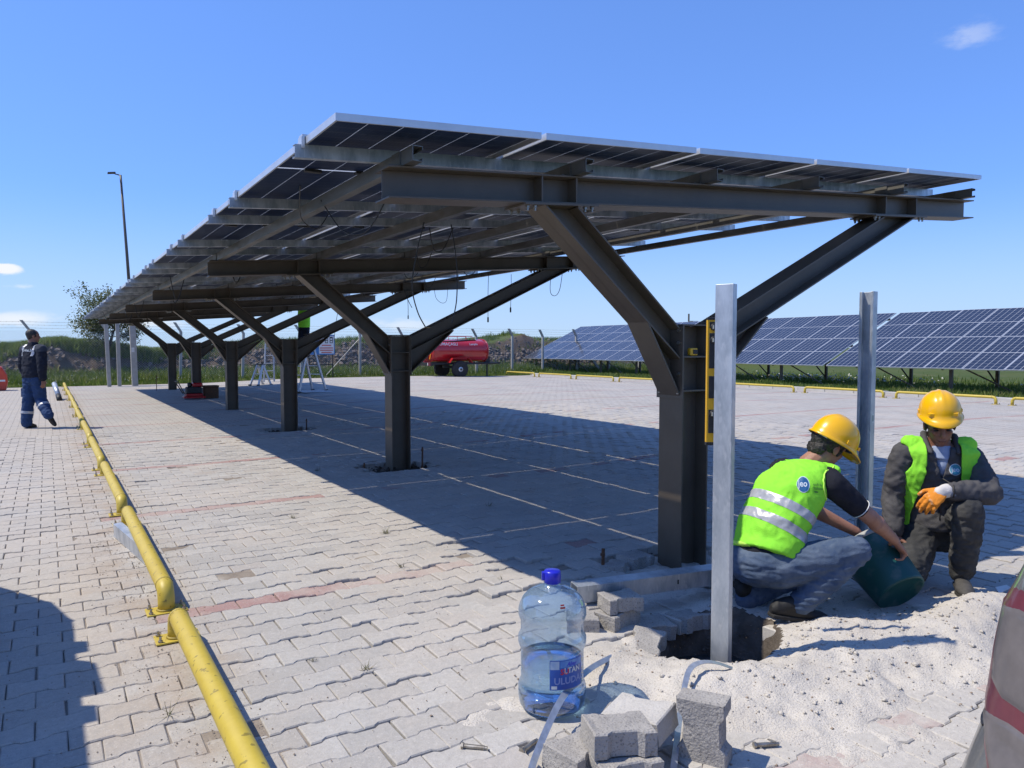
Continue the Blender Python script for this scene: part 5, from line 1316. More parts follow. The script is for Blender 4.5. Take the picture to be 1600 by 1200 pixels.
# guessed van, added out of view so that its shadow falls on the pavers
van = thing('shadow_van', 'guessed van added unseen left of the view to cast the ragged shadow on the pavers', 'van', (-1.73, 4.75, 0), 0, None, False)
def van_prism(poly, x0, x1, name, mat, bev=.04):
    m = MB(); m.prism(poly, lambda y, z: (x0, y, z), lambda y, z: (x1, y, z)); return m.build(name, mat, van, bevel=bev)
van_prism([(-2.2,.30),(1.0,.30),(1.0,1.0),(.55,1.62),(.2,1.78),(-2.2,1.80)], -.85, .82, 'body', M['carpaint'])
van_prism([(.15,1.66),(.40,1.45),(.45,1.35),(.20,1.50)], .82, .89, 'mirror', M['black'], .01)
van_prism([(-.25,1.80),(-.10,1.80),(-.10,1.90),(-.25,1.90)], -.8, .79, 'roof_bar', M['steel'], .004)
van_prism([(-1.0,1.80),(-.85,1.80),(-.85,1.90),(-1.0,1.90)], -.8, .79, 'roof_bar', M['steel'], .004)
van_prism([(-1.9,1.80),(-1.7,1.80),(-1.7,1.90),(-1.9,1.90)], -.8, .79, 'roof_bar', M['steel'], .004)
van_prism([(-.75,1.805),(-.35,1.805),(-.38,1.93),(-.72,1.96)], -.5, .79, 'shadow_notch_load', M['wood'], .004)  # invented roof loads, shaped to make the shadow edge ragged
van_prism([(-1.55,1.805),(-1.15,1.805),(-1.15,1.90),(-1.5,1.93)], -.5, .73, 'shadow_notch_load', M['wood'], .004)
for y in (.55, -1.7):
    for x in (-.75, .75):
        m = MB(); m.lathe([(.2,-.1),(.32,-.1),(.34,0),(.32,.1),(.2,.1)], 20, (x,y,.34), (1,0,0)); m.build('wheel', M['tyre'], van, smooth=True)
# ------------------------------------------------------------------ people
UP = Vector((0,0,1))
def hand(mb, wrist, fwd, back, side, size=1., curl=(.25,.35,.3), spread=.06, thumb=.5, fr=.0088):
    """palm, four fingers of different length bent at three joints, thumb from the side of the palm"""
    w = Vector(wrist); f = Vector(fwd).normalized(); n = Vector(back); n = (n-f*n.dot(f)).normalized(); s = Vector(side); s = (s-f*s.dot(f)-n*s.dot(n)).normalized()
    k = size
    mb.loft([(w-f*.012*k, s*.024*k, n*.018*k),(w+f*.01*k, s*.029*k, n*.017*k),(w+f*.045*k, s*.039*k, n*.017*k),(w+f*.082*k, s*.041*k, n*.014*k),(w+f*.096*k, s*.036*k, n*.010*k)], 14)
    for i, (off, L) in enumerate(((.0305,.92),(.0105,1.0),(-.0100,.95),(-.0295,.76))):
        b = w + f*(.088-.006*abs(i-1))*k + s*off*k; ang = 0; pts = [b]; c = curl[0] + .04*i
        d0 = (f + s*off*spread*30).normalized()
        for j, l in enumerate((.044,.027,.022)):
            ang += (c, curl[1], curl[2])[j]; d = d0*math.cos(ang) - n*math.sin(ang); pts.append(pts[-1]+d*l*L*k)
        mb.chain(pts, [fr*1.12*k, fr*k, fr*.93*k, fr*.8*k], 10)
    t0 = w + f*.028*k + s*.030*k - n*.004*k; d = (f*.62+s*.68-n*thumb*.6).normalized(); t1 = t0+d*.042*k; d2 = (f*.85+s*.25-n*thumb).normalized(); t2 = t1+d2*.030*k
    mb.chain([w+f*.012*k+s*.012*k, t0, t1, t2], [.016*k,.013*k,.0105*k,.009*k], 10)
def head(mb, c, f, u, s=1.0):
    """skull, jaw, brow, nose, lips, chin and ears; f = where the face looks, u = up"""
    c = Vector(c); f = Vector(f).normalized(); u = Vector(u); u = (u-f*u.dot(f)).normalized(); r = f.cross(u)
    E_ = lambda x, y, z, a, b, d: mb.ell(c+(r*x+f*y+u*z)*s, r*a*s, f*b*s, u*d*s, 18, 12)
    E_(0,-.012,.022,.074,.094,.088); E_(0,.022,-.045,.058,.066,.068); E_(0,.040,-.088,.036,.040,.026); E_(0,.062,.022,.052,.026,.016)
    E_(0,.094,-.030,.0125,.016,.012); mb.limb(c+(f*.080+u*.012)*s, c+(f*.098-u*.024)*s, .0085*s, .0115*s, 8)
    E_(.036,.060,-.022,.020,.020,.018); E_(-.036,.060,-.022,.020,.020,.018); E_(0,.080,-.062,.024,.0125,.0065); E_(0,.077,-.073,.021,.0125,.007)
    for e in (-1, 1): mb.ell(c+(r*e*.076-f*.008-u*.012)*s, r*e*.008*s+f*.004*s, f*.018*s-u*.006*s, u*.031*s, 10, 8)
    return c, f, u, r
def eyes(c, f, u, r, s, root):
    for e in (-1, 1):
        m = MB(); m.ell(c+(r*e*.031+f*.0765-u*.004)*s, r*.013*s, f*.008*s, u*.0055*s, 10, 6); m.build('eye', M['black'], root, smooth=True)
        m = MB(); m.tube([c+(r*(e*.031+q*.017)+f*(.090-.004*abs(q))+u*(.017-.003*q*q))*s for q in (-1,-.4,.3,1)], .0042*s, 6); m.build('eyebrow', M['hair'], root, smooth=True)
    m = MB(); m.tube([c+(r*q*.019+f*(.0925-.006*abs(q))-u*.067)*s for q in (-1,-.5,0,.5,1)], .0018*s, 5); m.build('mouth', M['lip'], root, smooth=True)
M['lip'] = pm('lips', (.16,.06,.05), None, rough=.5)
def helmet(root, c, f, u, s=1.0, visor=.055):
    """ribbed dome with a peak in front and a thin rim all round; c = middle of the rim plane"""
    c = Vector(c); f = Vector(f).normalized(); u = Vector(u); u = (u-f*u.dot(f)).normalized(); r = f.cross(u); vs = []; n = 56
    rows = [(1.12,-.010,1),(1.14,-.004,1),(1.04,.004,.45),(1.0,.012,0)]
    for (k, z, ex) in rows:
        for i in range(n):
            a = 2*math.pi*i/n; cx, sx = math.cos(a), math.sin(a); front = max(0, cx)**1.6*ex*visor
            kk = 1+(k-1)*(.55+.45*(cx > 0)*cx)
            vs.append(c + (r*sx*.112*kk + f*(cx*(.132*kk)+front) + u*(z - (.020*max(0,cx)**2)*ex - .010*ex*max(0,cx)))*s)
    for j in range(1, 13):
        ph = R_(90*j/12.4)
        for i in range(n):
            a = 2*math.pi*i/n; cx, sx = math.cos(a), math.sin(a)
            R = math.cos(ph)**.82; x, y = sx*.112*R, cx*.132*R; z = .012+.128*math.sin(ph)**1.02
            rib = .0055*math.exp(-((x)/.011)**2)*(1 if abs(y) < .12 else 0)*min(1, math.sin(ph)*1.6) + .003*math.exp(-((abs(x)-.034)/.007)**2)*math.sin(ph)
            vs.append(c + (r*x + f*y + u*(z+rib))*s)
    m_ = len(vs)//n; mb = MB(); mb.add(vs, [(i*n+k, i*n+(k+1) % n, (i+1)*n+(k+1) % n, (i+1)*n+k) for i in range(m_-1) for k in range(n)] + [tuple(range((m_-1)*n, m_*n))])
    h = mb.build('hard_hat', M['hat'], root, smooth=True); q = h.modifiers.new('t', 'SOLIDIFY'); q.thickness = .003; q.offset = -1
    for e in (-1, 1):
        b = MB(); b.obox(c+(r*e*.062+f*.108+u*.026)*s, r*.014*s, (f*.010+r*e*-.004)*s, u*.009*s); b.build('slot_boss', M['hat'], h, bevel=.002)
        b = MB(); b.obox(c+(r*e*.111+u*.022)*s, r*.005*s, f*.016*s, u*.010*s); b.build('slot_boss', M['hat'], h, bevel=.002)
    b = MB()
    ring = [c+(r*math.sin(a)*.096+f*math.cos(a)*.114-u*.008)*s for a in np.linspace(0, 2*math.pi, 33)]
    b.tube(ring, .006*s, 6); b.build('head_band', M['black'], h, smooth=True)
    return h, r
def shoe(root, heel, toe, ank, w=.048, mat='shoe'):
    heel, toe, ank = Vector(heel), Vector(toe), Vector(ank); d = (toe-heel); L = d.length; d.normalize(); s = d.cross(UP); s = s.normalized(); u = s.cross(d)
    mb = MB(); z = u*.012
    mb.loft([(heel-d*.012+u*.035, s*.022, u*.022),(heel+d*.01+u*.045, s*.036, u*.042),(heel+d*L*.30+u*.045, s*.037, u*.046),(heel+d*L*.52+u*.038, s*.042, u*.036),(heel+d*L*.76+u*.030, s*w, u*.027),(heel+d*L*.94+u*.026, s*.040, u*.023),(toe+d*.012+u*.022, s*.020, u*.014)], 16)
    mb.limb(heel+d*L*.2+u*.06, ank, .042, .045)
    o = organic('shoe', mb, M[mat], root, .006, 4)
    so = MB(); prof = []
    for t, ww in ((-.06,.018),(-.02,.036),(.15,.039),(.45,.038),(.72,.051),(.92,.044),(1.04,.020)): prof.append((t, ww))
    pts = [(t, ww) for t, ww in prof] + [(t, -ww) for t, ww in prof[::-1]]
    so.prism(pts, lambda t, ww: tuple(heel+d*L*t+s*ww-u*.002), lambda t, ww: tuple(heel+d*L*t+s*ww+u*.016)); so.build('sole', M['sole'], o, bevel=.004); return o
def wrap(me, name, mat, target, c, right, up, nrm, off, par):
    """lays a flat print (x right, y up) on a cloth by projecting it along -nrm"""
    bv = BVHTree.FromPolygons([tuple(v.co) for v in target.data.vertices], [tuple(p.vertices) for p in target.data.polygons])
    o = Vector(org(target)); c = Vector(c)-o; r, u, n = Vector(right).normalized(), Vector(up).normalized(), Vector(nrm).normalized()
    for v in me.vertices:
        p = c + r*v.co.x + u*v.co.y; h = bv.ray_cast(p+n*.25, -n, .6)
        q = h[0] if h[0] is not None else p
        v.co = q + n*off
    return link(name, me, mat, par)
def disc_mesh(rad, n=28, rings=4, ysc=1.):
    mb = MB(); vs = [(0,0,0)]
    for j in range(1, rings+1):
        for i in range(n): a = 2*math.pi*i/n; vs.append((math.cos(a)*rad*j/rings, math.sin(a)*rad*ysc*j/rings, 0))
    fs = [(0, 1+i, 1+(i+1) % n) for i in range(n)] + [(1+(j-1)*n+i, 1+j*n+i, 1+j*n+(i+1) % n, 1+(j-1)*n+(i+1) % n) for j in range(1, rings) for i in range(n)]
    mb.add(vs, fs); return mb.mesh('disc')
def fine_text(body, size, bold=False):
    me = text_mesh(body, size, bold, 0.); return me
def band(src, name, mat, axis_p, axis_d, v0, v1, off, par, keep=None):
    """strip of the cloth between two planes across axis_d, raised by off: tape sewn on"""
    bm_ = bmesh.new(); bm_.from_mesh(src.data); o = Vector(org(src)); p0 = Vector(axis_p)-o; d = Vector(axis_d).normalized()
    for v, inner, outer in ((v0, True, False), (v1, False, True)):
        bmesh.ops.bisect_plane(bm_, geom=bm_.verts[:]+bm_.edges[:]+bm_.faces[:], plane_co=p0+d*v, plane_no=d, clear_inner=inner, clear_outer=outer)
    if keep is not None:
        dl = [f for f in bm_.faces if not keep(f.calc_center_median()+o)]; bmesh.ops.delete(bm_, geom=dl, context='FACES')
    for v in bm_.verts: v.co += v.normal*off
    me = bpy.data.meshes.new(name); bm_.to_mesh(me); bm_.free(); me.materials.clear()
    for p in me.polygons: p.use_smooth = True
    ob = link(name, me, mat, par); return ob
def cut(ob, keep, thick=.004):
    bm_ = bmesh.new(); bm_.from_mesh(ob.data); o = Vector(org(ob))
    dl = [f for f in bm_.faces if not keep(f.calc_center_median()+o, f.normal)]; bmesh.ops.delete(bm_, geom=dl, context='FACES')
    for _ in range(4):                                          # ease the cut edge
        bv = [v for v in bm_.verts if v.is_boundary]; mv = {}
        for v in bv:
            nb = [e.other_vert(v) for e in v.link_edges if e.is_boundary]
            if len(nb) == 2: mv[v] = v.co*.4 + (nb[0].co+nb[1].co)*.3
        for v, c in mv.items(): v.co = c
    bm_.to_mesh(ob.data); bm_.free()
    q = ob.modifiers.new('t', 'SOLIDIFY'); q.thickness = thick; q.offset = 1
# ================= crouching man in jeans, seen from behind
w1 = thing('person', 'crouching man in lime vest, jeans and yellow helmet, seen from behind, holding the bucket', 'person', (3.2, 2.38, 0), 0, 'men at work on the carport')
h1 = Vector((.976,.218,0)); s1 = Vector((.218,-.976,0))
pel, wai, che, sho, nek = map(Vector, ((3.130,2.505,.30),(3.175,2.505,.43),(3.325,2.490,.645),(3.425,2.475,.745),(3.485,2.462,.795)))
rsh, relb, rwr = map(Vector, ((3.437,2.305,.705),(3.612,2.205,.535),(3.806,2.186,.392)))
lsh, lelb, lwr = map(Vector, ((3.500,2.655,.730),(3.690,2.590,.490),(3.852,2.430,.375)))
rhip, rkn, ran = map(Vector, ((3.150,2.415,.285),(3.425,2.165,.392),(3.215,2.318,.115)))
lhip, lkn, lan = map(Vector, ((3.110,2.590,.280),(3.470,2.545,.170),(3.150,2.610,.075)))
hc = Vector((3.560,2.415,.893)); hf = (rV*.80 + fV*.30 - UP*.52).normalized(); hu = (UP*.85 + rV*.50).normalized()
b = MB(); head(b, hc, hf, hu, 1.0); hr = hf.cross((hu-hf*hu.dot(hf)).normalized())
b.limb(hc-hf*.03-UP*.05, nek+Vector((-.03,0,-.01)), .056, .062)
b.loft([(pel, s1*.13, h1*.09),(wai, s1*.125, h1*.085),(che, s1*.145, h1*.095),(sho, s1*.15, h1*.08),(nek, s1*.06, h1*.055)], 18)
b.chain([rsh, relb, rwr], [.050,.043,.028]); b.limb(relb+(rwr-relb)*.25, relb+(rwr-relb)*.5, .046, .038)
b.chain([lsh, lelb, lwr], [.050,.043,.028])
b.chain([rhip, rkn, ran], [.07,.05,.035]); b.chain([lhip, lkn, lan], [.07,.05,.035])
fw = (rV*.62+fV*.30-UP*.72).normalized()
hand(b, rwr+(rwr-relb).normalized()*.015, fw, UP*.5+rV*.8, fV*.5-rV*.5+UP*.1, 1.05, (.95,.95,.6), .03, .7)
hand(b, lwr+(lwr-lelb).normalized()*.015, rV*.7-fV*.2-UP*.5, UP, rV*.2-fV*.9, 1.0, (.8,.8,.5), .03, .6)
organic('body', b, M['skin'], w1, .0048, 4)
hm = MB(); r_ = hr; u_ = (hu-hf*hu.dot(hf)).normalized()
hm.ell(hc-hf*.020+u_*.022, r_*.083, hf*.098, u_*.092); hm.ell(hc-hf*.062-u_*.045, r_*.062, hf*.036, u_*.050)
for e in (-1,1): hm.ell(hc+r_*e*.070+hf*.020-u_*.005, r_*.010, hf*.014, u_*.035)
hb = organic('hair', hm, M['hair'], w1, .005, 2, [(.006,(60,60,60),3),(.004,(140,140,140),8)])
hh, _ = helmet(w1, hc+u_*.030+hf*.006, (hf*.995+u_*.06), u_, 1.02)
m = MB(); m.ell(hc-hf*.112+u_*.030, r_*.028, hf*.016, u_*.020); m.build('adjuster_knob', M['orange'], hh, smooth=True)
m = MB(); m.obox(hc-hf*.095+r_*.055+u_*.022, (hf*.03+r_*.02), r_*.003, u_*.010); m.build('strap_clip', M['white'], hh)
# polo shirt: torso and the two sleeves
b = MB(); ext = lambda p, q, t: p+(q-p)*t
b.loft([(pel+UP*.0, s1*.165, h1*.125),(wai, s1*.158, h1*.118),(che, s1*.172, h1*.122-UP*.03),(sho, s1*.165, h1*.098-UP*.03),(nek-UP*.012, s1*.075, h1*.072-UP*.02),(nek+Vector((.012,-.004,.022)), s1*.066, h1*.064-UP*.02)], 24)
b.chain([sho+s1*.12-UP*.01, rsh, ext(rsh,relb,.66)], [.07,.072,.060]); b.chain([sho-s1*.12-UP*.01, lsh, ext(lsh,lelb,.66)], [.07,.070,.058])
organic('polo_shirt', b, M['tee'], w1, .007, 5, [(.004,(16,16,22),1),(.003,(34,34,30),5)])
m = MB(); e = ext(rsh,relb,.66); dd = (relb-rsh).normalized(); o_ = dd.orthogonal().normalized(); o2 = dd.cross(o_)
m.tube([e+dd*.022+(o_*math.cos(a)+o2*math.sin(a))*.0555 for a in np.linspace(0, 2*math.pi, 25)], .0028, 5); m.build('sleeve_trim', M['white'], w1, smooth=True)
# trousers
b = MB()
b.loft([(pel+UP*.075+h1*.015, s1*.160, h1*.118),(pel+UP*.02, s1*.175, h1*.130),(pel-UP*.05-h1*.005, s1*.165, h1*.12),(pel-UP*.115, s1*.11, h1*.075)], 22)
b.chain([rhip, ext(rhip,rkn,.5), rkn, ext(rkn,ran,.45), ran+Vector((0,0,.01))], [.105,.094,.074,.070,.063])
b.chain([lhip, ext(lhip,lkn,.5), lkn, ext(lkn,lan,.5), lan], [.105,.094,.075,.068,.06])
organic('jeans', b, M['jeans'], w1, .007, 5, [(.005,(8,8,20),2),(.006,(10,10,38),53),(.0015,(60,60,50),7)])
shoe(w1, (3.085,2.395,.055), (3.325,2.262,.020), ran+Vector((-.01,.01,.0)))
shoe(w1, (3.10,2.655,.14), (3.19,2.62,.015), lan+Vector((-.03,0,.05)))
# vest
sp = (nek-pel).normalized(); dp = (h1 - sp*h1.dot(sp)).normalized()
b = MB()
b.loft([(pel+sp*.035, s1*.190, dp*.155),(pel+sp*.09, s1*.190, dp*.152),(wai+sp*.06, s1*.186, dp*.145),(che-sp*.03, s1*.194, dp*.150),(che+sp*.07, s1*.186, dp*.132),(sho+sp*.02, s1*.160, dp*.105),(nek-sp*.012, s1*.095, dp*.078)], 28)
for e in (-1, 1): b.limb(nek-sp*.02+s1*e*.06, sho+s1*e*.155+sp*.035, .034, .030)
vest = organic('hivis_vest', b, M['hivis'], w1, .007, 7, [(.007,(7,7,16),4),(.005,(15,15,9),9),(.0035,(28,28,20),52)])
band(vest, 'reflective_stripe', M['reflect'], pel, sp, .272, .322, .002, vest)
band(vest, 'reflective_stripe', M['reflect'], pel, sp, .168, .220, .002, vest)
band(vest, 'hem_piping', M['hivis_edge'], pel, sp, .012, .028, .004, vest)
m = MB(); aa = (relb-rsh).normalized(); o_ = aa.orthogonal().normalized(); o2 = aa.cross(o_)
ctr = rsh-aa*.012-s1*.012; nrm_ = (s1*.93+aa*.3).normalized(); o_ = nrm_.orthogonal().normalized(); o2 = nrm_.cross(o_)
ring = []
bvv = BVHTree.FromPolygons([tuple(v.co) for v in vest.data.vertices], [tuple(p.vertices) for p in vest.data.polygons]); oo = Vector(org(vest))
for a in np.linspace(0, 2*math.pi, 41):
    p = ctr + (o_*math.cos(a)+o2*math.sin(a))*.086 - oo; hit = bvv.find_nearest(p); ring.append(hit[0]+hit[1]*.002+oo)
m.tube(ring, .0042, 6); m.build('arm_piping', M['hivis_edge'], vest, smooth=True)
bn = (-h1*.86+UP*.42-fV*.25).normalized(); br = (rV*.96+fV*.22-UP*.16).normalized(); bu_ = bn.cross(br); lc = Vector((3.205,2.330,.742))
M['logo'] = pm('logo_blue', (.01,.10,.27), None, rough=.6); M['logo_white'] = pm('logo_white', (.62,.70,.78), None, rough=.6); M['print'] = pm('print_dark', (.05,.16,.05), None, rough=.8)
lgw = wrap(disc_mesh(.044), 'logo_ring', M['logo_white'], vest, lc, br, bu_, bn, .002, vest)
wrap(disc_mesh(.040), 'logo_disc', M['logo'], vest, lc, br, bu_, bn, .0035, vest)
wrap(fine_text('jeo', .050, True), 'logo_letters', M['logo_white'], vest, lc-br*.002+bu_*.004, br, bu_, bn, .005, vest)
wrap(fine_text('ıcadı ile\nKalkınır', .019), 'print', M['print'], vest, lc+br*.095-bu_*.012, br, bu_, bn, .003, vest)
wrap(disc_mesh(.012, ysc=.25), 'print', M['print'], vest, lc+br*.078-bu_*.052, br, bu_, bn, .003, vest)
# ================= man kneeling on one knee, facing the camera
w2 = thing('person', 'man kneeling on one knee in grey fleece, open lime vest, yellow helmet and orange glove', 'person', (4.48, 2.25, 0), 0, 'men at work on the carport')
h2 = Vector((-.68,-.70,0)).normalized(); s2 = Vector((.70,-.68,0)).normalized()
pel, wai, che, sho, nek = map(Vector, ((4.585,2.365,.315),(4.560,2.355,.46),(4.495,2.325,.69),(4.475,2.312,.795),(4.462,2.300,.855)))
lsh, lelb, lwr = map(Vector, ((4.635,2.200,.765),(4.520,2.045,.590),(4.275,2.165,.612)))
rsh, relb, rwr = map(Vector, ((4.345,2.455,.775),(4.335,2.500,.520),(4.245,2.440,.315)))
lhip, lkn, lan = map(Vector, ((4.640,2.285,.330),(4.372,2.082,.497),(4.452,2.150,.125)))
rhip, rkn, ran = map(Vector, ((4.520,2.425,.330),(4.215,2.315,.120),(4.540,2.500,.075)))
hc = Vector((4.418,2.280,.972)); hf = (fV*-.87 - rV*.30 - UP*.34).normalized(); hu = (UP - rV*.06).normalized()
b = MB(); c_, f_, u_, r_ = head(b, hc, hf, hu, 1.03)
b.limb(hc-hf*.03-UP*.05, nek-UP*.03, .056, .064)
b.loft([(pel, s2*.13, h2*.09),(wai, s2*.125, h2*.085),(che, s2*.145, h2*.095),(sho, s2*.15, h2*.08),(nek, s2*.06, h2*.055)], 18)
b.chain([lsh, lelb, lwr], [.050,.043,.028]); b.chain([rsh, relb, rwr], [.050,.043,.028])
b.chain([lhip, lkn, lan], [.07,.05,.035]); b.chain([rhip, rkn, ran], [.07,.05,.035])
hand(b, rwr, (rwr-relb).normalized(), -h2, h2*.3+s2, 1.0, (.3,.4,.3))
organic('body', b, M['skin_dark'], w2, .0048, 3); eyes(c_, f_, u_, r_, 1.03, w2)
hm = MB(); hm.ell(hc-hf*.026+u_*.022, r_*.081, hf*.090, u_*.090); hm.ell(hc-hf*.062-u_*.035, r_*.062, hf*.034, u_*.045)
for e in (-1,1): hm.ell(hc+r_*e*.074+hf*.016-u_*.004, r_*.008, hf*.012, u_*.036)
organic('hair', hm, M['hair'], w2, .005, 2, [(.004,(70,70,70),3)])
m = MB(); m.ell(hc+hf*.030-u_*.066, r_*.056, hf*.062, u_*.034); 
helmet(w2, hc+u_*.062-hf*.008, hf+u_*.16, u_, .98, .030)
# glove
gb = MB(); gd = (-rV*.62-UP*.55-fV*.28).normalized()
gw = lwr + (lwr-lelb).normalized()*.01
hand(gb, gw, (-rV*.78-UP*.50-fV*.22), (UP*.72-fV*.68-rV*.15), (-fV*.2+UP*.55-rV*.85), 1.16, (.75,.45,.35), .10, .55, .0102)
glove = organic('glove', gb, M['glove'], w2, .0042, 3, [(.0022,(60,60,60),2)])
m = MB(); a_ = (lwr-lelb).normalized(); m.chain([lwr-a_*.055, lwr-a_*.005, gw+(-rV*.78-UP*.5).normalized()*.030], [.043,.039,.036]); organic('glove_cuff', m, M['glove_cuff'], w2, .006, 4, [(.003,(40,40,40),2)])
m = MB(); m.chain([lwr-a_*.09, lwr-a_*.035], [.047,.046]); organic('shirt_cuff', m, M['cuff'], w2, .006, 3, [(.003,(30,30,40),2)])
# pale shirt at the neck
m = MB(); m.loft([(nek-UP*.085+h2*.010, s2*.085, h2*.080),(nek-UP*.035+h2*.004, s2*.070, h2*.070),(nek-UP*.008+h2*.002, s2*.064, h2*.064)], 20); m.ell(che+h2*.068+UP*.040, s2*.050, h2*.060, UP*.080); organic('shirt', m, M['shirt'], w2, .006, 4, [(.003,(25,25,25),2)])
# fleece jacket
b = MB()
b.loft([(pel+UP*.02+h2*.035, s2*.185, h2*.150),(pel+UP*.08+h2*.035, s2*.190, h2*.150),(wai, s2*.182, h2*.140),(che, s2*.190, h2*.128),(sho, s2*.178, h2*.100),(nek-UP*.03, s2*.10, h2*.075)], 26)
b.chain([sho+s2*.11, lsh-s2*.012, ext(lsh,lelb,.55), lelb, ext(lelb,lwr,.5), ext(lelb,lwr,.80)], [.072,.070,.066,.060,.054,.048])
b.chain([sho-s2*.11, rsh+s2*.012, ext(rsh,relb,.55), relb, ext(relb,rwr,.5), ext(relb,rwr,.9)], [.072,.070,.065,.058,.052,.046])
fl = organic('fleece_jacket', b, M['jacket'], w2, .0075, 6, [(.007,(11,11,17),2),(.006,(22,22,26),53),(.0035,(40,40,34),8)])
def front(p, n): return (p-che).dot(h2) > .02
def vneck(p, n):
    q = p-nek; z = q.z; x = q.dot(s2)+.012
    return not (q.dot(h2) > 0 and z > -.20 and abs(x) < .052*(z+.20)/.20 + .004)
cut(fl, vneck, .006)
for e, dz in ((-1, .012), (1, 0)):                                # turned collar wings
    m = MB(); a0 = nek+s2*e*.085-h2*.02+UP*(.028+dz); a1 = nek+s2*e*.075+h2*.085-UP*.045; a2 = nek+s2*e*(.135 if e < 0 else .10)+h2*.035-UP*.030
    m.chain([nek-h2*.065+s2*e*.045+UP*.045, a0+UP*.012, (a0+a1)/2+s2*e*.006, a1], [.016,.018,.020,.014]); m.chain([a0, a2, a1], [.015,.016,.012]); organic('collar', m, M['jacket'], w2, .006, 4, [(.003,(30,30,30),2)])
m = MB(); zp = []
bvv = BVHTree.FromPolygons([tuple(v.co) for v in fl.data.vertices], [tuple(p.vertices) for p in fl.data.polygons]); oo = Vector(org(fl))
for k in range(14):
    p = che - s2*.012 + UP*(.0-.022*k) + h2*.3 - oo; hit = bvv.ray_cast(p, -h2, .6)
    if hit[0] is not None: zp.append(hit[0]+h2*.008+oo)
m.tube(zp, .0042, 6); m.build('zip', M['black'], fl, smooth=True)
M['logo2'] = pm('logo_teal', (.06,.30,.42), None, rough=.6)
lc2 = che + s2*.050 + UP*.022; sr = s2
wrap(disc_mesh(.034), 'logo_ring', M['logo_white'], fl, lc2, sr, UP, h2, .009, fl); wrap(disc_mesh(.030), 'logo_disc', M['logo2'], fl, lc2, sr, UP, h2, .0105, fl); wrap(fine_text('jeo', .036, True), 'logo_letters', M['logo_white'], fl, lc2, sr, UP, h2, .012, fl)
# trousers
b = MB()
b.loft([(pel+UP*.09, s2*.155, h2*.12),(pel, s2*.170, h2*.13),(pel-UP*.08, s2*.15, h2*.11),(pel-UP*.13, s2*.09, h2*.07)], 22)
b.chain([lhip, ext(lhip,lkn,.5), lkn, ext(lkn,lan,.4), ext(lkn,lan,.75), lan], [.104,.092,.078,.076,.072,.066])
b.chain([rhip, ext(rhip,rkn,.5), rkn+UP*.02, ext(rkn,ran,.5), ran], [.112,.105,.090,.075,.06])
organic('trousers', b, M['jeans_dark'], w2, .0075, 5, [(.008,(9,9,18),2),(.007,(17,17,34),53),(.0035,(40,40,34),8)])
shoe(w2, (4.505,2.185,.025), (4.300,2.045,.02), lan, .050, 'shoe_worn')
shoe(w2, (4.64,2.56,.12), (4.55,2.515,.02), ran+Vector((.02,.02,.03)), .048, 'shoe_worn')
# open vest hanging from the shoulders
b = MB()
b.loft([(pel+UP*.015+h2*.02, s2*.226, h2*.185),(wai-UP*.02, s2*.212, h2*.168),(che, s2*.222, h2*.158),(sho+UP*.015, s2*.215, h2*.130),(nek-UP*.0, s2*.130, h2*.098)], 28)
for e in (-1, 1): b.limb(nek-UP*.025+s2*e*.085, sho+s2*e*.150+UP*.045, .052, .052)
v2 = organic('hivis_vest', b, M['hivis'], w2, .007, 6, [(.008,(9,9,7),4),(.006,(18,18,9),9),(.004,(30,30,20),52)])
def open_front(p, n):
    q = p-che; x = q.dot(s2); z = q.z; fr = q.dot(h2)
    if fr > .02:
        lo = .078+.030*max(0, -z)/.25 if x > 0 else .105+.05*max(0, -z)/.3
        if abs(x) < lo: return False
        if x > 0 and -.36 < z < -.10 and fr > .05: return False             # swept back behind the resting arm
    r = ((p-(lsh+UP*-.02)).length < .098) or ((p-(rsh+UP*-.02)).length < .096)
    return not r
cut(v2, open_front, .004)
# ================= man walking away on the left
w3 = thing('person', 'man walking away on the left in dark navy jacket and blue work trousers', 'person', (-.20, 15.39, 0), 0, 'men at work on the carport')
h3 = (fV*.85-rV*.12).normalized(); h3 = (fV*.93+rV*.36).normalized(); s3 = h3.cross(UP)
pel, wai, che, sho, nek = map(Vector, ((-.200,15.39,.90),(-.198,15.39,1.02),(-.195,15.40,1.25),(-.192,15.40,1.39),(-.190,15.405,1.47)))
lsh, lelb, lwr = che+Vector((0,0,.135))-s3*.205, che-Vector((0,0,.14))-s3*.255-h3*.02, che-Vector((0,0,.375))-s3*.235+h3*.05
rsh, relb, rwr = che+Vector((0,0,.135))+s3*.205, che-Vector((0,0,.14))+s3*.265-h3*.04, che-Vector((0,0,.385))+s3*.265-h3*.03
lhip, lkn, lan = pel-s3*.09-UP*.02, Vector((-.290,15.45,.475)), Vector((-.330,15.44,.09))
rhip, rkn, ran = pel+s3*.09-UP*.02, Vector((-.105,15.36,.500)), Vector((.000,15.08,.245))
hc = Vector((-.186,15.42,1.625)); hf = (rV*.75+fV*.62-UP*.06).normalized(); hu = UP
b = MB(); head(b, hc, hf, hu, 1.02); u_ = UP; r_ = hf.cross((hu-hf*hu.dot(hf)).normalized())
b.limb(hc-hf*.02-UP*.06, nek-UP*.03, .058, .064)
b.loft([(pel, s3*.14, h3*.10),(wai, s3*.13, h3*.09),(che, s3*.15, h3*.10),(sho, s3*.15, h3*.08),(nek, s3*.06, h3*.06)], 16)
b.chain([lsh, lelb, lwr], [.05,.043,.028]); b.chain([rsh, relb, rwr], [.05,.043,.028]); b.chain([lhip, lkn, lan], [.08,.055,.04]); b.chain([rhip, rkn, ran], [.08,.055,.04])
hand(b, lwr, -UP+h3*.1, -s3, h3, 1., (.4,.5,.4)); hand(b, rwr, -UP+s3*.1, s3, h3, 1., (.4,.5,.4))
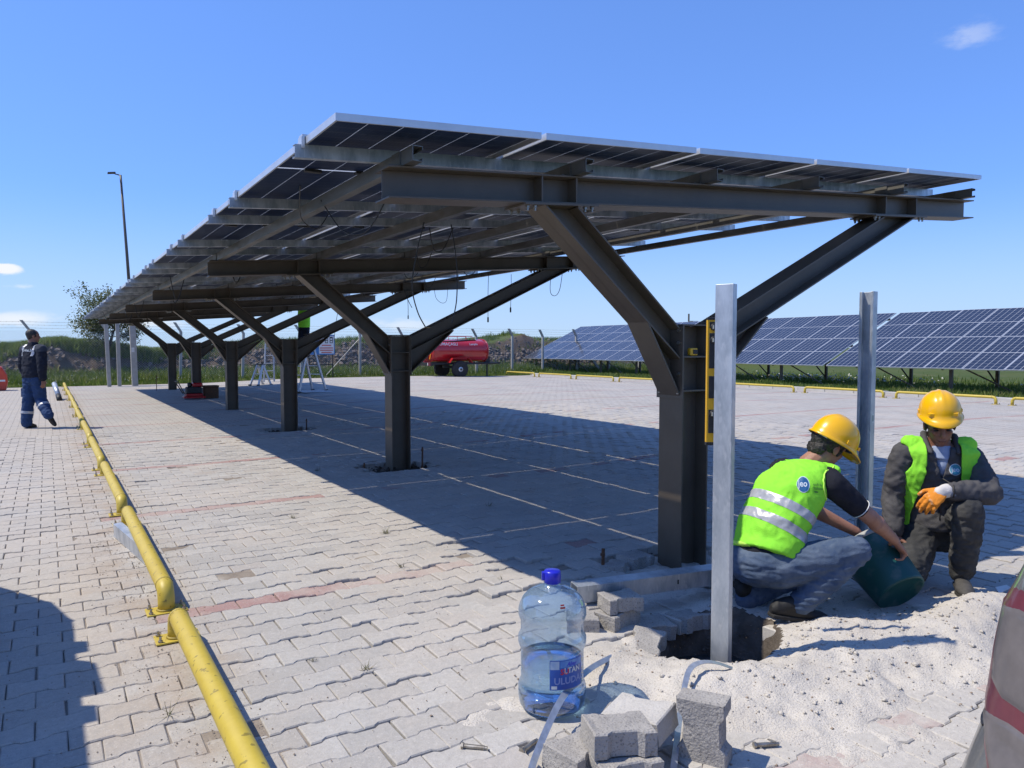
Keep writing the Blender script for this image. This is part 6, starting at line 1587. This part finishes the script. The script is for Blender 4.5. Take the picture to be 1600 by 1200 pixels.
organic('body', b, M['skin_dark'], w3, .008, 3)
hm = MB(); hm.ell(hc-hf*.022+u_*.026, r_*.084, hf*.098, u_*.094); hm.ell(hc-hf*.062-u_*.035, r_*.062, hf*.038, u_*.045); organic('hair', hm, M['hair'], w3, .009, 2, [(.004,(60,60,60),3)])
b = MB(); b.loft([(pel+UP*.0, s3*.205, h3*.155),(pel+UP*.06, s3*.208, h3*.155),(wai+UP*.04, s3*.205, h3*.15),(che, s3*.215, h3*.145),(sho, s3*.19, h3*.11),(nek-UP*.02, s3*.085, h3*.08),(nek+UP*.04, s3*.075, h3*.072)], 24)
b.chain([sho-s3*.13, lsh, lelb, ext(lelb,lwr,.9)], [.085,.085,.075,.058]); b.chain([sho+s3*.13, rsh, relb, ext(relb,rwr,.9)], [.085,.085,.075,.058])
jk = organic('jacket', b, M['navy'], w3, .010, 5, [(.010,(7,7,10),2),(.008,(14,14,16),53)])
band(jk, 'yoke', M['navy_light'], che, UP, .10, .30, .003, jk, lambda p: abs((p-che).dot(s3)) > .135)
for e in (-1, 1): band(jk, 'shoulder_tape', M['reflect'], che, UP, .02, .22, .006, jk, lambda p, e=e: .105 < (p-che).dot(s3)*e < .145 and (p-che).dot(h3) < .03)
me = fine_text('GÜVENLİK', .05); wrap(me, 'back_print', M['logo_white'], jk, che+UP*.115, s3, UP, -h3, .006, jk)
b = MB(); b.loft([(pel+UP*.08, s3*.165, h3*.125),(pel, s3*.18, h3*.135),(pel-UP*.09, s3*.16, h3*.12),(pel-UP*.14, s3*.09, h3*.07)], 20)
b.chain([lhip, ext(lhip,lkn,.5), lkn, ext(lkn,lan,.5), lan], [.115,.105,.092,.09,.083]); b.chain([rhip, ext(rhip,rkn,.5), rkn, ext(rkn,ran,.5), ran], [.115,.105,.092,.09,.080])
tr = organic('trousers', b, M['workblue'], w3, .010, 4, [(.010,(8,8,14),2),(.008,(15,15,22),53)])
m = MB(); m.obox(ext(lhip,lkn,.62)-s3*.10, s3*.02, h3*.07, UP*.08); m.build('cargo_pocket', M['workblue'], tr, bevel=.015)
for (k_, a_, t_) in ((lkn, lan, .50), (rkn, ran, .42)):
    d = (a_-k_).normalized(); band(tr, 'reflective_stripe', M['reflect'], ext(k_,a_,t_), d, -.022, .022, .003, tr, lambda p, q=ext(k_,a_,t_): (p-q).length < .16)
shoe(w3, tuple(lan+Vector((.03,-.02,-.08))), tuple(lan+h3*.19-s3*.05-UP*.085), lan, .052)
tt_ = ran+(h3*.10-UP*.20)+s3*.01; shoe(w3, tuple(ran-h3*.05-UP*.01), tuple(tt_), ran, .052)
# ================= man in green on the tall ladder
w4 = thing('person', 'man in lime vest and dark trousers standing on the tall ladder under the roof', 'person', (6.75, 22.65, 1.2), 0, 'men at work on the carport')
pp = Vector((6.75, 22.65, 0)); s4 = rV; h4 = (fV*.8-rV*.5).normalized()
pel, che, nek = pp+UP*2.02, pp+UP*2.42, pp+UP*2.66
b = MB(); head(b, pp+UP*2.80, -h4, UP, 1.); b.limb(pp+UP*2.72, nek-UP*.05, .055, .06); b.loft([(pel, s4*.13, fV*.1),(che, s4*.15, fV*.1),(nek-UP*.06, s4*.14, fV*.07),(nek, s4*.06, fV*.06)], 14)
for e in (-1, 1): b.chain([nek+s4*e*.19-UP*.06, nek+s4*e*.30+UP*.12, nek+s4*e*.20+UP*.30], [.05,.042,.03]); hand(b, nek+s4*e*.20+UP*.31, UP, -fV, s4*-e, 1.)
organic('body', b, M['skin_dark'], w4, .010, 3)
b = MB(); b.loft([(pel+UP*.02, s4*.18, fV*.14),(che, s4*.20, fV*.145),(nek-UP*.05, s4*.17, fV*.10),(nek+UP*.0, s4*.08, fV*.075)], 18); organic('hivis_vest', b, M['hivis'], w4, .012, 4, [(.008,(9,9,9),2)])
b = MB(); b.loft([(pel+UP*.06, s4*.16, fV*.12),(pel-UP*.08, s4*.16, fV*.12)], 16)
for e in (-1, 1):
    b.chain([pel+s4*e*.08, pel+s4*e*.10-UP*.42-fV*.08, pel+s4*e*.09-UP*.80], [.10,.08,.065]); shoe(w4, tuple(pel+s4*e*.09-UP*.90+fV*.08), tuple(pel+s4*e*.10-UP*.90-fV*.17), tuple(pel+s4*e*.09-UP*.82))
organic('trousers', b, M['navy'], w4, .012, 4, [(.008,(9,9,14),2)])
b = MB(); b.chain([nek+s4*.17-UP*.06, nek+s4*.30+UP*.12], [.06,.055]); b.chain([nek-s4*.17-UP*.06, nek-s4*.30+UP*.12], [.06,.055]); organic('sleeves', b, M['tee'], w4, .012, 3)
